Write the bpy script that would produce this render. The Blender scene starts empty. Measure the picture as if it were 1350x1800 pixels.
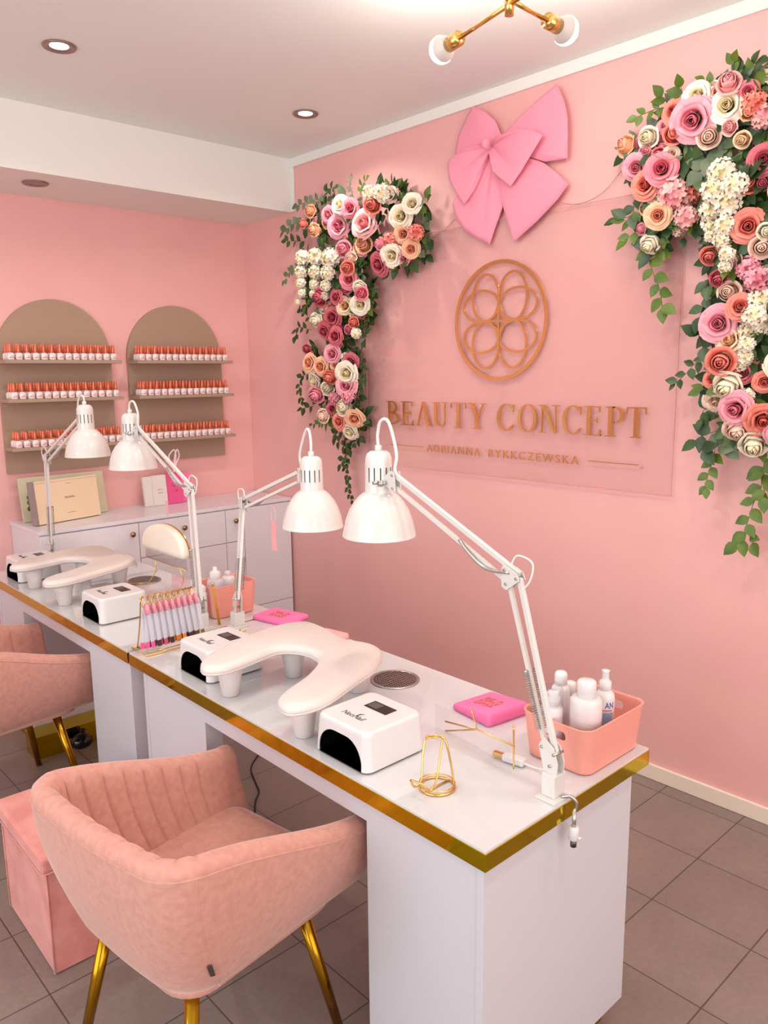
import bpy, bmesh, math, random
from mathutils import Vector, Matrix
random.seed(7)
C = bpy.context.scene.collection
PI = math.pi

# ---------------------------------------------------------------- camera, world, lights
H = 1.68
f = 1382.1
Rm = ((0.7344629248, -0.1254667882, 0.6669500072),
      (-0.6785565256, -0.1195601915, 0.7247526489),
      (-0.0111916731, -0.9848672300, -0.1729487952))
cam_d = bpy.data.cameras.new('camera'); cam = bpy.data.objects.new('camera', cam_d); C.objects.link(cam)
cam_d.sensor_fit = 'HORIZONTAL'; cam_d.sensor_width = 36; cam_d.lens = 36*f/1350
cam_d.clip_start = .02
m = Matrix(((Rm[0][0], -Rm[0][1], -Rm[0][2], 0), (Rm[1][0], -Rm[1][1], -Rm[1][2], 0), (Rm[2][0], -Rm[2][1], -Rm[2][2], H), (0, 0, 0, 1)))
cam.matrix_world = m
bpy.context.scene.camera = cam
sc = bpy.context.scene
sc.view_settings.view_transform = 'Standard'; sc.view_settings.look = 'None'
sc.view_settings.gamma = 1; sc.view_settings.use_curve_mapping = False
sc.view_settings.exposure = 0.24
w = bpy.data.worlds.new('world'); sc.world = w; w.use_nodes = True
w.node_tree.nodes['Background'].inputs[0].default_value = (1, .95, .92, 1)
w.node_tree.nodes['Background'].inputs[1].default_value = .6

def area(name, loc, rot, sx, sy, power, col):
    d = bpy.data.lights.new(name, 'AREA'); d.shape = 'RECTANGLE'; d.size = sx; d.size_y = sy; d.energy = power; d.color = col
    o = bpy.data.objects.new(name, d); C.objects.link(o); o.location = loc; o.rotation_euler = rot; return o
def point(name, loc, power, col, r=.04):
    d = bpy.data.lights.new(name, 'POINT'); d.energy = power; d.color = col; d.shadow_soft_size = r
    o = bpy.data.objects.new(name, d); C.objects.link(o); o.location = loc; return o
def spot(name, loc, power, col, ang=110, r=.04):
    d = bpy.data.lights.new(name, 'SPOT'); d.energy = power; d.color = col; d.shadow_soft_size = r; d.spot_size = math.radians(ang); d.spot_blend = .6
    o = bpy.data.objects.new(name, d); C.objects.link(o); o.location = loc; return o
# unseen added area lights: assumed daylight from the left, fill from behind the camera
area('daylight_left_window', (-2.35, 1.3, 1.55), (0, -PI/2, 0), 2.1, 3.4, 60, (.86, .94, 1.0))  # area light added off frame, standing for assumed daylight
area('daylight_front_window', (.2, -2.0, 1.6), (PI/2, 0, 0), 4.0, 2.0, 54, (1.0, .89, .85))  # warm area light added behind the camera as fill
SPOTS = [(1.29, 3.17), (2.457, 3.19), (1.29, 1.4), (-.3, 3.17), (-.3, 1.4), (2.45, .1), (1.2, .1)]  # first two are in view; the others are unseen, added for their light

# ---------------------------------------------------------------- materials
MATS = {}
def mat(name, col, rough=.5, metal=0, **k):
    if name in MATS: return MATS[name]
    m = bpy.data.materials.new(name); m.use_nodes = True
    nt = m.node_tree; b = nt.nodes['Principled BSDF']
    c = tuple(((v/255)/12.92 if v/255 <= .04045 else ((v/255+.055)/1.055)**2.4) for v in col)
    b.inputs['Base Color'].default_value = (*c, 1); b.inputs['Roughness'].default_value = rough; b.inputs['Metallic'].default_value = metal
    if 'coat' in k: b.inputs['Coat Weight'].default_value = k['coat']; b.inputs['Coat Roughness'].default_value = .05
    if 'sheen' in k:
        b.inputs['Sheen Weight'].default_value = k['sheen']; b.inputs['Sheen Roughness'].default_value = .35
        b.inputs['Sheen Tint'].default_value = (1, .85, .82, 1)
    if 'sss' in k:
        b.inputs['Subsurface Weight'].default_value = k['sss']; b.inputs['Subsurface Radius'].default_value = (.02, .01, .008); b.inputs['Subsurface Scale'].default_value = .3
    if 'trans' in k: b.inputs['Transmission Weight'].default_value = k['trans']
    if 'alpha' in k: b.inputs['Alpha'].default_value = k['alpha']
    if 'emit' in k:
        b.inputs['Emission Color'].default_value = (*k.get('ecol', c), 1); b.inputs['Emission Strength'].default_value = k['emit']
    if 'noise' in k:      # (scale, amount, second colour)
        s, c2, lo, hi = k['noise']
        c2 = tuple(((v/255)/12.92 if v/255 <= .04045 else ((v/255+.055)/1.055)**2.4) for v in c2)
        tc = nt.nodes.new('ShaderNodeTexCoord'); n = nt.nodes.new('ShaderNodeTexNoise'); n.inputs['Scale'].default_value = s; n.inputs['Detail'].default_value = 5
        r = nt.nodes.new('ShaderNodeValToRGB'); r.color_ramp.elements[0].position = lo; r.color_ramp.elements[1].position = hi
        r.color_ramp.elements[0].color = (*c, 1); r.color_ramp.elements[1].color = (*c2, 1)
        nt.links.new(tc.outputs['Object'], n.inputs['Vector']); nt.links.new(n.outputs['Fac'], r.inputs['Fac']); nt.links.new(r.outputs['Color'], b.inputs['Base Color'])
        if k.get('bump'):
            bp = nt.nodes.new('ShaderNodeBump'); bp.inputs['Strength'].default_value = k['bump']; bp.inputs['Distance'].default_value = .004
            nt.links.new(n.outputs['Fac'], bp.inputs['Height']); nt.links.new(bp.outputs['Normal'], b.inputs['Normal'])
    MATS[name] = m
    return m

def clear(name, tint=(1, 1, 1), gloss=.12, edge=None):
    """thin clear plastic or glass: mostly see-through with a fresnel sheen"""
    m = bpy.data.materials.new(name); m.use_nodes = True; nt = m.node_tree; nt.nodes.clear()
    o = nt.nodes.new('ShaderNodeOutputMaterial'); t = nt.nodes.new('ShaderNodeBsdfTransparent'); g = nt.nodes.new('ShaderNodeBsdfGlossy')
    t.inputs[0].default_value = (*tint, 1); g.inputs['Roughness'].default_value = .06
    fr = nt.nodes.new('ShaderNodeLayerWeight'); fr.inputs['Blend'].default_value = gloss
    ml = nt.nodes.new('ShaderNodeMath'); ml.operation = 'MULTIPLY_ADD'; ml.inputs[1].default_value = .55; ml.inputs[2].default_value = .025
    nt.links.new(fr.outputs['Facing'], ml.inputs[0]); mx = nt.nodes.new('ShaderNodeMixShader'); nt.links.new(ml.outputs[0], mx.inputs[0]); nt.links.new(t.outputs[0], mx.inputs[1]); nt.links.new(g.outputs[0], mx.inputs[2])
    nt.links.new(mx.outputs[0], o.inputs[0]); MATS[name] = m; return m

pink_wall = mat('pink wall paint', (240, 183, 179), .5, noise=(3, (238, 180, 176), .4, .6))
white_paint = mat('white ceiling paint', (238, 242, 238), .6)
soffit_paint = mat('white beam paint', (240, 238, 232), .6)
white_lam = mat('white laminate', (208, 206, 213), .25)
cab_lam = mat('white cabinet front', (228, 224, 230), .25)
white_top = mat('white glass table top', (212, 213, 216), .07, coat=.6)
edge_grey = mat('grey glass edge', (120, 128, 125), .2)
gold_mirror = mat('gold mirror strip', (202, 176, 18), .06, 1)
gold = mat('polished brass', (232, 188, 112), .2, 1)
gold_sign = mat('rose gold mirror acrylic', (224, 184, 124), .12, 1)
brass_dark = mat('antique brass knob', (160, 132, 92), .3, 1)
leg_gold = mat('gold chair leg', (176, 130, 30), .2, 1)
steel = mat('brushed steel', (190, 188, 184), .3, 1)
steel_dark = mat('dark steel', (110, 104, 98), .4, 1)
white_enamel = mat('white enamel', (222, 219, 214), .2, coat=.4)
white_plastic = mat('white plastic', (224, 221, 221), .25)
white_leather = mat('white leatherette', (224, 215, 209), .38)
cream_leather = mat('cream leatherette', (242, 232, 216), .4)
black_gloss = mat('black gloss', (14, 12, 12), .15)
screen_mat = mat('dark screen', (50, 40, 42), .2)
lcd = mat('lcd grey', (84, 88, 82), .3)
taupe = mat('taupe board', (170, 143, 122), .55)
velvet = mat('blush velvet', (210, 152, 138), .8, sheen=.7, noise=(60, (199, 142, 128), .36, .66), bump=.2)
velvet2 = mat('coral velvet', (212, 132, 124), .75, sheen=.6, noise=(11, (226, 154, 146), .38, .66), bump=.15)
basket_pink = mat('salmon plastic', (236, 158, 142), .42)
hot_pink = mat('hot pink pouch', (250, 120, 178), .5)
magenta = mat('magenta pouch', (228, 84, 140), .5)
bow_pink = mat('pink bow fabric', (244, 154, 176), .7, sheen=.3)
grey_strip = mat('grey joint', (120, 110, 108), .7)
copper_cap = mat('copper bottle cap', (226, 122, 92), .28, .45)
bottle_white = mat('white polish bottle', (240, 228, 226), .2, coat=.5)
print_dark = mat('dark print', (50, 44, 44), .5)
print_pink = mat('pink print', (214, 100, 110), .5)
print_blue = mat('blue print', (30, 70, 150), .5)
print_lblue = mat('light blue print', (150, 175, 215), .5)
cream_card = mat('cream card', (236, 212, 178), .5)
beige_card = mat('pale sage card', (205, 196, 168), .55)
grey_card = mat('grey card', (150, 136, 136), .55)
milky = mat('milky plastic', (222, 214, 212), .3)
frost = mat('frosted plastic', (222, 222, 232), .35, alpha=.62)
cable_black = mat('black cable', (20, 20, 20), .5)
cable_white = mat('white cable', (236, 232, 228), .4)
chain_mat = mat('champagne beads', (200, 160, 130), .3, .7)
acrylic = clear('clear acrylic', (.985, .975, .975), .08)
acrylic_edge = mat('acrylic edge', (232, 168, 164), .25, alpha=.5)
clear_plastic = clear('clear plastic', (.93, .92, .93), .3)
bulb_glow = mat('glowing bulb', (255, 250, 244), .3, emit=5)
bulb_cap = mat('bulb collar', (205, 196, 190), .4)
spot_glow = mat('downlight lens', (255, 250, 240), .3, emit=9)
spot_off = mat('unlit downlight lens', (150, 120, 112), .3)
spot_ring = mat('downlight ring', (150, 128, 118), .35, .6)
stem_green = mat('stem', (110, 96, 60), .6)
LEAF = {'dark': mat('dark green leaf', (38, 66, 32), .4, noise=(14, (58, 88, 42), .4, .65)),
        'leaf': mat('fresh green leaf', (96, 120, 34), .4, noise=(14, (72, 100, 34), .4, .65)),
        'sage': mat('sage leaf', (112, 128, 102), .5, noise=(14, (84, 104, 72), .4, .65))}
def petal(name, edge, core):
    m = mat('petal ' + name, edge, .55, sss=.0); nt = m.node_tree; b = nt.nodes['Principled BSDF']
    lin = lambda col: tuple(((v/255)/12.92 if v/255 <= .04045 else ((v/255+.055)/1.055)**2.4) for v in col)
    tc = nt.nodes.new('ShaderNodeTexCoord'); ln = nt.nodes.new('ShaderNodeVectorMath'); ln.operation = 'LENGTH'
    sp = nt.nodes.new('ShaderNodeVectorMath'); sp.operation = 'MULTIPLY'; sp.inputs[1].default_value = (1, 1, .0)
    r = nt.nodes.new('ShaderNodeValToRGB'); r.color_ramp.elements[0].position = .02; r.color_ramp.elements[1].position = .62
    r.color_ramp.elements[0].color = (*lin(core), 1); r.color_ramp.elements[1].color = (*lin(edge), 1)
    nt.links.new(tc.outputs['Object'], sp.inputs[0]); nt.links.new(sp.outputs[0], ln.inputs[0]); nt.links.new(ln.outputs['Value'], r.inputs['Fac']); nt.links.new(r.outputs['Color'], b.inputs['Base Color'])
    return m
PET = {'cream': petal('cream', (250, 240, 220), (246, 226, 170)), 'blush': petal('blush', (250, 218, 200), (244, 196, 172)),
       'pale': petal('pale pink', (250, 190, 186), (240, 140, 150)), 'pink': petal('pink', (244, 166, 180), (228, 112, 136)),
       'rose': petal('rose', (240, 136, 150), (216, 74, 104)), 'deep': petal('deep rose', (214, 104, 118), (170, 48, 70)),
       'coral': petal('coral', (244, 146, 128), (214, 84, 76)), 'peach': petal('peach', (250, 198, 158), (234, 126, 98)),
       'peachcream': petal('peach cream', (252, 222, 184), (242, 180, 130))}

# ---------------------------------------------------------------- helpers
def tag(o, label=None, cat=None, group=None, kind=None):
    if label: o['label'] = label
    if cat: o['category'] = cat
    if group: o['group'] = group
    if kind: o['kind'] = kind
    return o
def thing(name, label, cat, loc=(0, 0, 0), rz=0, group=None):
    o = bpy.data.objects.new(name, None); C.objects.link(o); o.location = loc; o.rotation_euler = (0, 0, rz); o.empty_display_size = .05
    return tag(o, label, cat, group)
def obj(name, bm, mt, parent=None, smooth=False, bevel=0, sub=0, solid=0):
    me = bpy.data.meshes.new(name); bmesh.ops.recalc_face_normals(bm, faces=bm.faces); bm.to_mesh(me); bm.free()
    for x in (mt if isinstance(mt, (list, tuple)) else [mt]): me.materials.append(x)
    if smooth:
        for p in me.polygons: p.use_smooth = True
    o = bpy.data.objects.new(name, me); C.objects.link(o)
    if parent: o.parent = parent
    if solid: s = o.modifiers.new('solid', 'SOLIDIFY'); s.thickness = solid; s.offset = 0
    if bevel: b = o.modifiers.new('bevel', 'BEVEL'); b.width = bevel; b.segments = 3; b.limit_method = 'ANGLE'; b.angle_limit = math.radians(40); b.harden_normals = False
    if sub: s = o.modifiers.new('sub', 'SUBSURF'); s.levels = s.render_levels = sub
    return o
def nb(): return bmesh.new()
def quad_faces(bm, a, b, mi=0):
    n = len(a)
    for i in range(n):
        fc = bm.faces.new((a[i], a[(i+1) % n], b[(i+1) % n], b[i])); fc.material_index = mi
def box(bm, x0, x1, y0, y1, z0, z1, mi=0):
    v = [bm.verts.new(p) for p in ((x0, y0, z0), (x1, y0, z0), (x1, y1, z0), (x0, y1, z0), (x0, y0, z1), (x1, y0, z1), (x1, y1, z1), (x0, y1, z1))]
    for q in ((3, 2, 1, 0), (4, 5, 6, 7), (0, 1, 5, 4), (1, 2, 6, 5), (2, 3, 7, 6), (3, 0, 4, 7)):
        fc = bm.faces.new([v[i] for i in q]); fc.material_index = mi
    return bm
def frame(d):
    d = Vector(d).normalized(); u = Vector((0, 0, 1)) if abs(d.z) < .9 else Vector((1, 0, 0))
    a = d.cross(u).normalized(); return a, d.cross(a).normalized()
def rod(bm, p0, p1, r0, r1=None, n=12, mi=0):
    r1 = r0 if r1 is None else r1; p0 = Vector(p0); p1 = Vector(p1); a, b = frame(p1-p0)
    A = [bm.verts.new(p0+(a*math.cos(t)+b*math.sin(t))*r0) for t in [2*PI*i/n for i in range(n)]]
    B = [bm.verts.new(p1+(a*math.cos(t)+b*math.sin(t))*r1) for t in [2*PI*i/n for i in range(n)]]
    quad_faces(bm, A, B, mi); bm.faces.new(A[::-1]).material_index = mi; bm.faces.new(B).material_index = mi
    return bm
def bar(bm, p0, p1, w_, t_, mi=0, up=None):
    p0 = Vector(p0); p1 = Vector(p1); d = (p1-p0).normalized()
    if up is None: a, b = frame(d)
    else: a = d.cross(Vector(up)).normalized(); b = d.cross(a).normalized()
    A, B = [[bm.verts.new(p+a*sx*w_/2+b*sy*t_/2) for sx, sy in ((-1, -1), (1, -1), (1, 1), (-1, 1))] for p in (p0, p1)]
    quad_faces(bm, A, B, mi); bm.faces.new(A[::-1]).material_index = mi; bm.faces.new(B).material_index = mi
    return bm
def catmull(pts, n=6, closed=False):
    P = [Vector(p) for p in pts]; out = []; N = len(P)
    for i in range(N if closed else N-1):
        a, b, c, d = (P[(i-1) % N] if closed or i > 0 else P[0]), P[i], P[(i+1) % N], (P[(i+2) % N] if closed or i+2 < N else P[-1])
        for k in range(n):
            t = k/n; out.append(.5*((2*b)+(c-a)*t+(2*a-5*b+4*c-d)*t*t+(3*b-a-3*c+d)*t**3))
    if not closed: out.append(P[-1])
    return out
def tube(bm, pts, r, n=8, closed=False, mi=0):
    P = [Vector(p) for p in pts]; rings = []; N = len(P); a = None
    for i, p in enumerate(P):
        d = (P[(i+1) % N]-P[i-1]) if closed else (P[min(i+1, N-1)]-P[max(i-1, 0)])
        if d.length < 1e-9: d = Vector((0, 0, 1))
        d.normalize()
        if a is None: a, _ = frame(d)
        a = (a-d*a.dot(d)); a.normalize(); b = d.cross(a)
        rr = r[i] if isinstance(r, (list, tuple)) else r
        rings.append([bm.verts.new(p+(a*math.cos(t)+b*math.sin(t))*rr) for t in [2*PI*k/n for k in range(n)]])
    for i in range(N if closed else N-1): quad_faces(bm, rings[i], rings[(i+1) % N], mi)
    if not closed: bm.faces.new(rings[0][::-1]).material_index = mi; bm.faces.new(rings[-1]).material_index = mi
    return bm
def lathe(bm, prof, n=32, c=(0, 0, 0), mi=0, M=None, cap=True):
    rings = []
    for r, z in prof:
        rg = []
        for k in range(n):
            p = Vector((r*math.cos(2*PI*k/n), r*math.sin(2*PI*k/n), z))
            if M is not None: p = M @ p
            rg.append(bm.verts.new(p+Vector(c)))
        rings.append(rg)
    for i in range(len(rings)-1): quad_faces(bm, rings[i], rings[i+1], mi)
    if cap: bm.faces.new(rings[0][::-1]).material_index = mi; bm.faces.new(rings[-1]).material_index = mi
    return bm
def layers(bm, outlines, mi=0, cap0=True, cap1=True):
    rings = [[bm.verts.new(p) for p in o] for o in outlines]
    for i in range(len(rings)-1): quad_faces(bm, rings[i], rings[i+1], mi)
    if cap0: bm.faces.new(rings[0][::-1]).material_index = mi
    if cap1: bm.faces.new(rings[-1]).material_index = mi
    return bm
def offset2(poly, d):
    out = []; N = len(poly)
    area_ = sum(poly[i][0]*poly[(i+1) % N][1]-poly[(i+1) % N][0]*poly[i][1] for i in range(N)); s = 1 if area_ > 0 else -1
    for i in range(N):
        a, b, c = Vector(poly[i-1][:2]), Vector(poly[i][:2]), Vector(poly[(i+1) % N][:2])
        t = (c-a).normalized(); out.append((b.x-t.y*s*d, b.y+t.x*s*d))
    return out
def rrect(x0, x1, y0, y1, r, n=6):
    out = []
    for cx, cy, a0 in ((x1-r, y1-r, 0), (x0+r, y1-r, PI/2), (x0+r, y0+r, PI), (x1-r, y0+r, 1.5*PI)):
        for k in range(n+1): a = a0+PI/2*k/n; out.append((cx+r*math.cos(a), cy+r*math.sin(a)))
    return out
def sphere(bm, c, r, seg=16, rings=10, sc_=(1, 1, 1), mi=0):
    M = Matrix.Translation(c) @ Matrix.Diagonal((r*sc_[0], r*sc_[1], r*sc_[2], 1))
    res = bmesh.ops.create_uvsphere(bm, u_segments=seg, v_segments=rings, radius=1, matrix=M)
    for v in res['verts']:
        for fc in v.link_faces: fc.material_index = mi
    return bm
def boolean_cut(o, bmcut):
    c = obj('cutter', bmcut, white_plastic, o.parent); md = o.modifiers.new('cut', 'BOOLEAN'); md.object = c; md.operation = 'DIFFERENCE'; md.solver = 'EXACT'
    bpy.context.view_layer.update(); dg = bpy.context.evaluated_depsgraph_get()
    me = bpy.data.meshes.new_from_object(o.evaluated_get(dg)); o.modifiers.clear(); o.data = me
    bpy.data.objects.remove(c)
def text_bm(s, height, width=None, depth=.003, M=None, spacing=1.0, shear=0):
    cu = bpy.data.curves.new('t', 'FONT'); cu.body = s; cu.size = 1; cu.extrude = .5; cu.space_character = spacing; cu.shear = shear; cu.resolution_u = 4
    o = bpy.data.objects.new('t', cu); C.objects.link(o); bpy.context.view_layer.update()
    me = bpy.data.meshes.new_from_object(o.evaluated_get(bpy.context.evaluated_depsgraph_get())); bpy.data.objects.remove(o)
    xs = [v.co.x for v in me.vertices]; ys = [v.co.y for v in me.vertices]; x0, x1, y0, y1 = min(xs), max(xs), min(ys), max(ys)
    sy = height/(y1-y0); sx = width/(x1-x0) if width else sy
    for v in me.vertices: v.co = Vector(((v.co.x-x0)*sx, (v.co.y-y0)*sy, (v.co.z+.5)*depth))
    bm = nb(); bm.from_mesh(me)
    if M is not None: bmesh.ops.transform(bm, matrix=M, verts=bm.verts)
    return bm
def copy_tree(o, loc=None, rz=None, label=None, group=None, parent=None):
    c = o.copy(); C.objects.link(c)
    if parent: c.parent = parent
    if loc is not None: c.location = loc
    if rz is not None: c.rotation_euler = (0, 0, rz)
    if label: c['label'] = label
    if group: c['group'] = group
    for ch in list(o.children): copy_tree(ch, parent=c)
    return c
def on_wall(y, z, off=0):      # local x runs to the right along the pink wall, local y up, local z out of it
    return Matrix(((0, 0, -1, W-off), (-1, 0, 0, y), (0, 1, 0, z), (0, 0, 0, 1)))

# ---------------------------------------------------------------- the room
W = 2.882; YB = 4.41; YS = 3.894; CZ = 2.905; SZ = 2.612; XL = -2.5; YN = -2.2
def struct(name, bm, m, **k): return tag(obj(name, bm, m, **k), kind='structure')
def tile_mat():
    m = bpy.data.materials.new('grey floor tiles'); m.use_nodes = True; nt = m.node_tree; b = nt.nodes['Principled BSDF']
    tc = nt.nodes.new('ShaderNodeTexCoord'); mp = nt.nodes.new('ShaderNodeMapping'); br = nt.nodes.new('ShaderNodeTexBrick')
    T = .3135; mp.inputs['Location'].default_value = (-(2.172 % T), -(.79 % T), 0)
    br.offset = 0; br.inputs['Scale'].default_value = 1; br.inputs['Mortar Size'].default_value = .0022; br.inputs['Mortar Smooth'].default_value = .1
    br.inputs['Brick Width'].default_value = T; br.inputs['Row Height'].default_value = T
    br.inputs['Color1'].default_value = (.235, .182, .155, 1); br.inputs['Color2'].default_value = (.255, .198, .17, 1); br.inputs['Mortar'].default_value = (.085, .065, .055, 1)
    n = nt.nodes.new('ShaderNodeTexNoise'); n.inputs['Scale'].default_value = 60; n.inputs['Detail'].default_value = 6
    n2 = nt.nodes.new('ShaderNodeTexNoise'); n2.inputs['Scale'].default_value = 5; n2.inputs['Detail'].default_value = 3
    mx = nt.nodes.new('ShaderNodeMix'); mx.data_type = 'RGBA'; mx.blend_type = 'OVERLAY'; mx.inputs['Factor'].default_value = .35
    nt.links.new(tc.outputs['Object'], mp.inputs['Vector']); nt.links.new(mp.outputs[0], br.inputs['Vector']); nt.links.new(tc.outputs['Object'], n.inputs['Vector']); nt.links.new(tc.outputs['Object'], n2.inputs['Vector'])
    ad = nt.nodes.new('ShaderNodeMath'); ad.operation = 'ADD'; ml = nt.nodes.new('ShaderNodeMath'); ml.operation = 'MULTIPLY'; ml.inputs[1].default_value = .5
    nt.links.new(n.outputs['Fac'], ad.inputs[0]); nt.links.new(n2.outputs['Fac'], ad.inputs[1]); nt.links.new(ad.outputs[0], ml.inputs[0])
    nt.links.new(br.outputs['Color'], mx.inputs[6]); nt.links.new(ml.outputs[0], mx.inputs[7]); nt.links.new(mx.outputs[2], b.inputs['Base Color'])
    b.inputs['Roughness'].default_value = .45
    bp = nt.nodes.new('ShaderNodeBump'); bp.inputs['Strength'].default_value = .4; bp.inputs['Distance'].default_value = .002; bp.invert = True
    nt.links.new(br.outputs['Fac'], bp.inputs['Height']); nt.links.new(bp.outputs[0], b.inputs['Normal'])
    return m
struct('floor', box(nb(), XL-.1, W+.1, YN-.1, YB+.1, -.1, 0), tile_mat())
struct('ceiling', box(nb(), XL-.1, W+.1, YN-.1, YB+.1, CZ, CZ+.1), white_paint)
struct('wall_right', box(nb(), W, W+.1, YN-.1, YB+.1, 0, CZ), pink_wall)
struct('wall_back', box(nb(), XL-.1, W, YB, YB+.1, 0, CZ), pink_wall)
struct('ceiling_soffit', box(nb(), XL, W, YS, YB, SZ, CZ), soffit_paint)
# walls out of the picture, left and behind the camera; window openings are assumed
bm = nb(); box(bm, XL-.1, XL, YN, YB, 0, .45); box(bm, XL-.1, XL, YN, YB, 2.65, CZ); box(bm, XL-.1, XL, YN, -.5, .45, 2.65); box(bm, XL-.1, XL, 3.1, YB, .45, 2.65)
struct('wall_left', bm, white_paint)
bm = nb(); box(bm, XL, W, YN-.1, YN, 0, .5); box(bm, XL, W, YN-.1, YN, 2.65, CZ); box(bm, XL, -1.9, YN-.1, YN, .5, 2.65); box(bm, 2.3, W, YN-.1, YN, .5, 2.65)
struct('wall_front', bm, white_paint)
bm = nb()
for y in (-.5, .7, 1.9, 3.06): box(bm, XL-.07, XL-.03, y, y+.04, .45, 2.65)
wn = struct('window_1', bm, white_lam); obj('glass_pane', box(nb(), XL-.055, XL-.045, -.5, 3.1, .45, 2.65), clear('window glass'), wn)  # unseen left window, assumed from the direction of the daylight
bm = nb()
for x in (-1.9, -.5, .9, 2.26): box(bm, x, x+.04, YN-.07, YN-.03, .5, 2.65)
wn = struct('window_2', bm, white_lam); obj('glass_pane', box(nb(), -1.9, 2.3, YN-.055, YN-.045, .5, 2.65), MATS['window glass'], wn)  # unseen front window, also assumed
# painted white band under the ceiling and down the end of the beam, and the skirting
struct('trim_1', box(nb(), W-.012, W, YN, YS, 2.856, CZ), soffit_paint, bevel=.003)
struct('trim_2', box(nb(), W-.012, W, YS-.035, YS, SZ, 2.856), soffit_paint, bevel=.003)
struct('baseboard_right', box(nb(), W-.014, W, YN, 3.98, 0, .066), mat('ivory skirting', (240, 224, 208), .4), bevel=.004)
struct('baseboard_back', box(nb(), XL, 1.33, YB-.014, YB, 0, .066), MATS['ivory skirting'], bevel=.004)

# ---------------------------------------------------------------- ceiling lights
def downlight(x, y, z, label, lit=True, grp=None):
    t = thing('downlight', label, 'ceiling light', (x, y, z), 0, grp)
    obj('trim_ring', lathe(nb(), [(.033, -.0005), (.060, -.001), (.062, -.004), (.058, -.008), (.046, -.006), (.033, -.0015)], 40, cap=False), spot_ring, t, True)
    obj('lens', lathe(nb(), [(.001, -.0035), (.024, -.0035), (.034, -.002)], 32, cap=False), spot_glow if lit else spot_off, t, True)
    if lit: spot('downlight_beam', (x, y, z-.02), 20, (1, .90, .82), 150)
for k, (x, y) in enumerate(SPOTS):
    downlight(x, y, CZ, ['lit recessed downlight in the white ceiling near the top left corner', 'lit recessed downlight in the white ceiling beside the pink wall'][k] if k < 2 else ['recessed downlight in the ceiling above the near desk', 'recessed downlight in the back left part of the ceiling', 'recessed downlight in the ceiling left of the camera', 'recessed downlight in the ceiling right of the camera by the pink wall', 'recessed downlight in the ceiling just ahead of the camera'][k-2], grp=None if k < 2 else 'downlights out of view')
downlight(1.50, 4.10, SZ, 'unlit recessed downlight under the white beam above the left arch', False)

CL = (1.839, 1.475)
t = thing('brass_chandelier', 'crossed brass rod ceiling lamp with round glowing bulbs', 'chandelier', (CL[0], CL[1], CZ))
obj('ceiling_rose', lathe(nb(), [(.001, 0), (.06, 0), (.06, -.018), (.05, -.025), (.001, -.025)], 32), gold, t, True)
obj('stem', rod(nb(), (0, 0, -.02), (0, 0, -.245), .007), gold, t, True)
def arm_light(dx, dy, z, rodz):
    L = math.hypot(dx, dy); ux, uy = dx/L, dy/L
    d = Vector((ux, uy, 0)); a = obj('rod', rod(nb(), Vector((0, 0, rodz)), d*(L-.075)+Vector((0, 0, rodz)), .0065), gold, t, True)
    obj('socket', rod(nb(), d*(L-.085)+Vector((0, 0, rodz)), d*(L-.03)+Vector((0, 0, rodz)), .0215, n=24), gold, a, True)
    bmc = nb(); M = Vector((0, 0, 1)).rotation_difference(d).to_matrix()
    lathe(bmc, [(.015, -.03), (.022, -.026), (.032, -.012), (.0385, .004)], 24, d*(L+.0)+Vector((0, 0, rodz)), 0, M, cap=False)
    bl = obj('bulb_collar', bmc, bulb_cap, a, True)
    bmc = nb(); lathe(bmc, [(.0385, .004), (.0405, .012), (.039, .022), (.033, .032), (.02, .04), (.001, .043)], 24, d*L+Vector((0, 0, rodz)), 0, M)
    obj('bulb', bmc, bulb_glow, a, True)
    p = Vector((CL[0], CL[1], CZ))+d*(L+.09)+Vector((0, 0, rodz-.02)); point('bulb_light', p, 3.9, (1, .91, .83))
arm_light(.080, .316, 0, -.245); arm_light(-.080, -.316, 0, -.245)
arm_light(.270, .014, 0, -.232); arm_light(-.270, -.014, 0, -.232)
obj('hub', rod(nb(), (0, 0, -.218), (0, 0, -.272), .013, n=20), gold, t, True)

# ---------------------------------------------------------------- the long white desks
TOP = .76
def desk(y0, label, cut=0):
    t = thing('manicure_desk', label, 'desk', (1.39, y0+.78, 0))
    X0, X1 = 1.085-1.39, 1.706-1.39; Y0, Y1 = -.78, .783-cut
    obj('table_top', box(nb(), X0+.002, X1-.002, Y0+.002, Y1-.002, .716, .7545), white_lam, t)
    obj('glass_sheet', box(nb(), X0-.001, X1+.001, Y0-.001, Y1+.001, .7546, TOP), [white_top, edge_grey], t)
    me = t.children[-1].data
    for p in me.polygons:
        if abs(p.normal.z) < .5: p.material_index = 1
    g = .003
    bm = nb(); box(bm, X0-g, X0+.002, Y0-g, Y1+g, .716, .7545); box(bm, X1-.002, X1+g, Y0-g, Y1+g, .716, .7545)
    box(bm, X0+.002, X1-.002, Y0-g, Y0+.002, .716, .7545); box(bm, X0+.002, X1-.002, Y1-.002, Y1+g, .716, .7545)
    obj('gold_edge', bm, gold_mirror, t, bevel=.0008)
    for a, b, xe in ((Y0+.024, Y0+.371, X1-.05 if not cut else X0+.22), (.323, .708-cut, X0+.075 if not cut else X1-.05)):
        pd = obj('pedestal', box(nb(), X0+.016, xe, a, b, .082, .716), white_lam, t, bevel=.001)
        obj('side_panel', box(nb(), X0+.013, xe+.005, (a if a < 0 else b)-.009, (a if a < 0 else b)+.009, .076, .716), white_lam, pd, bevel=.001)
        obj('plinth', box(nb(), X0+.03, xe-.025, a+.03, b-.03, 0, .082), gold_mirror, pd)
    obj('apron', box(nb(), X0+.016, X0+.034, Y0+.371, .323, .655, .716), white_lam, t, bevel=.001)
    return t
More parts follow.
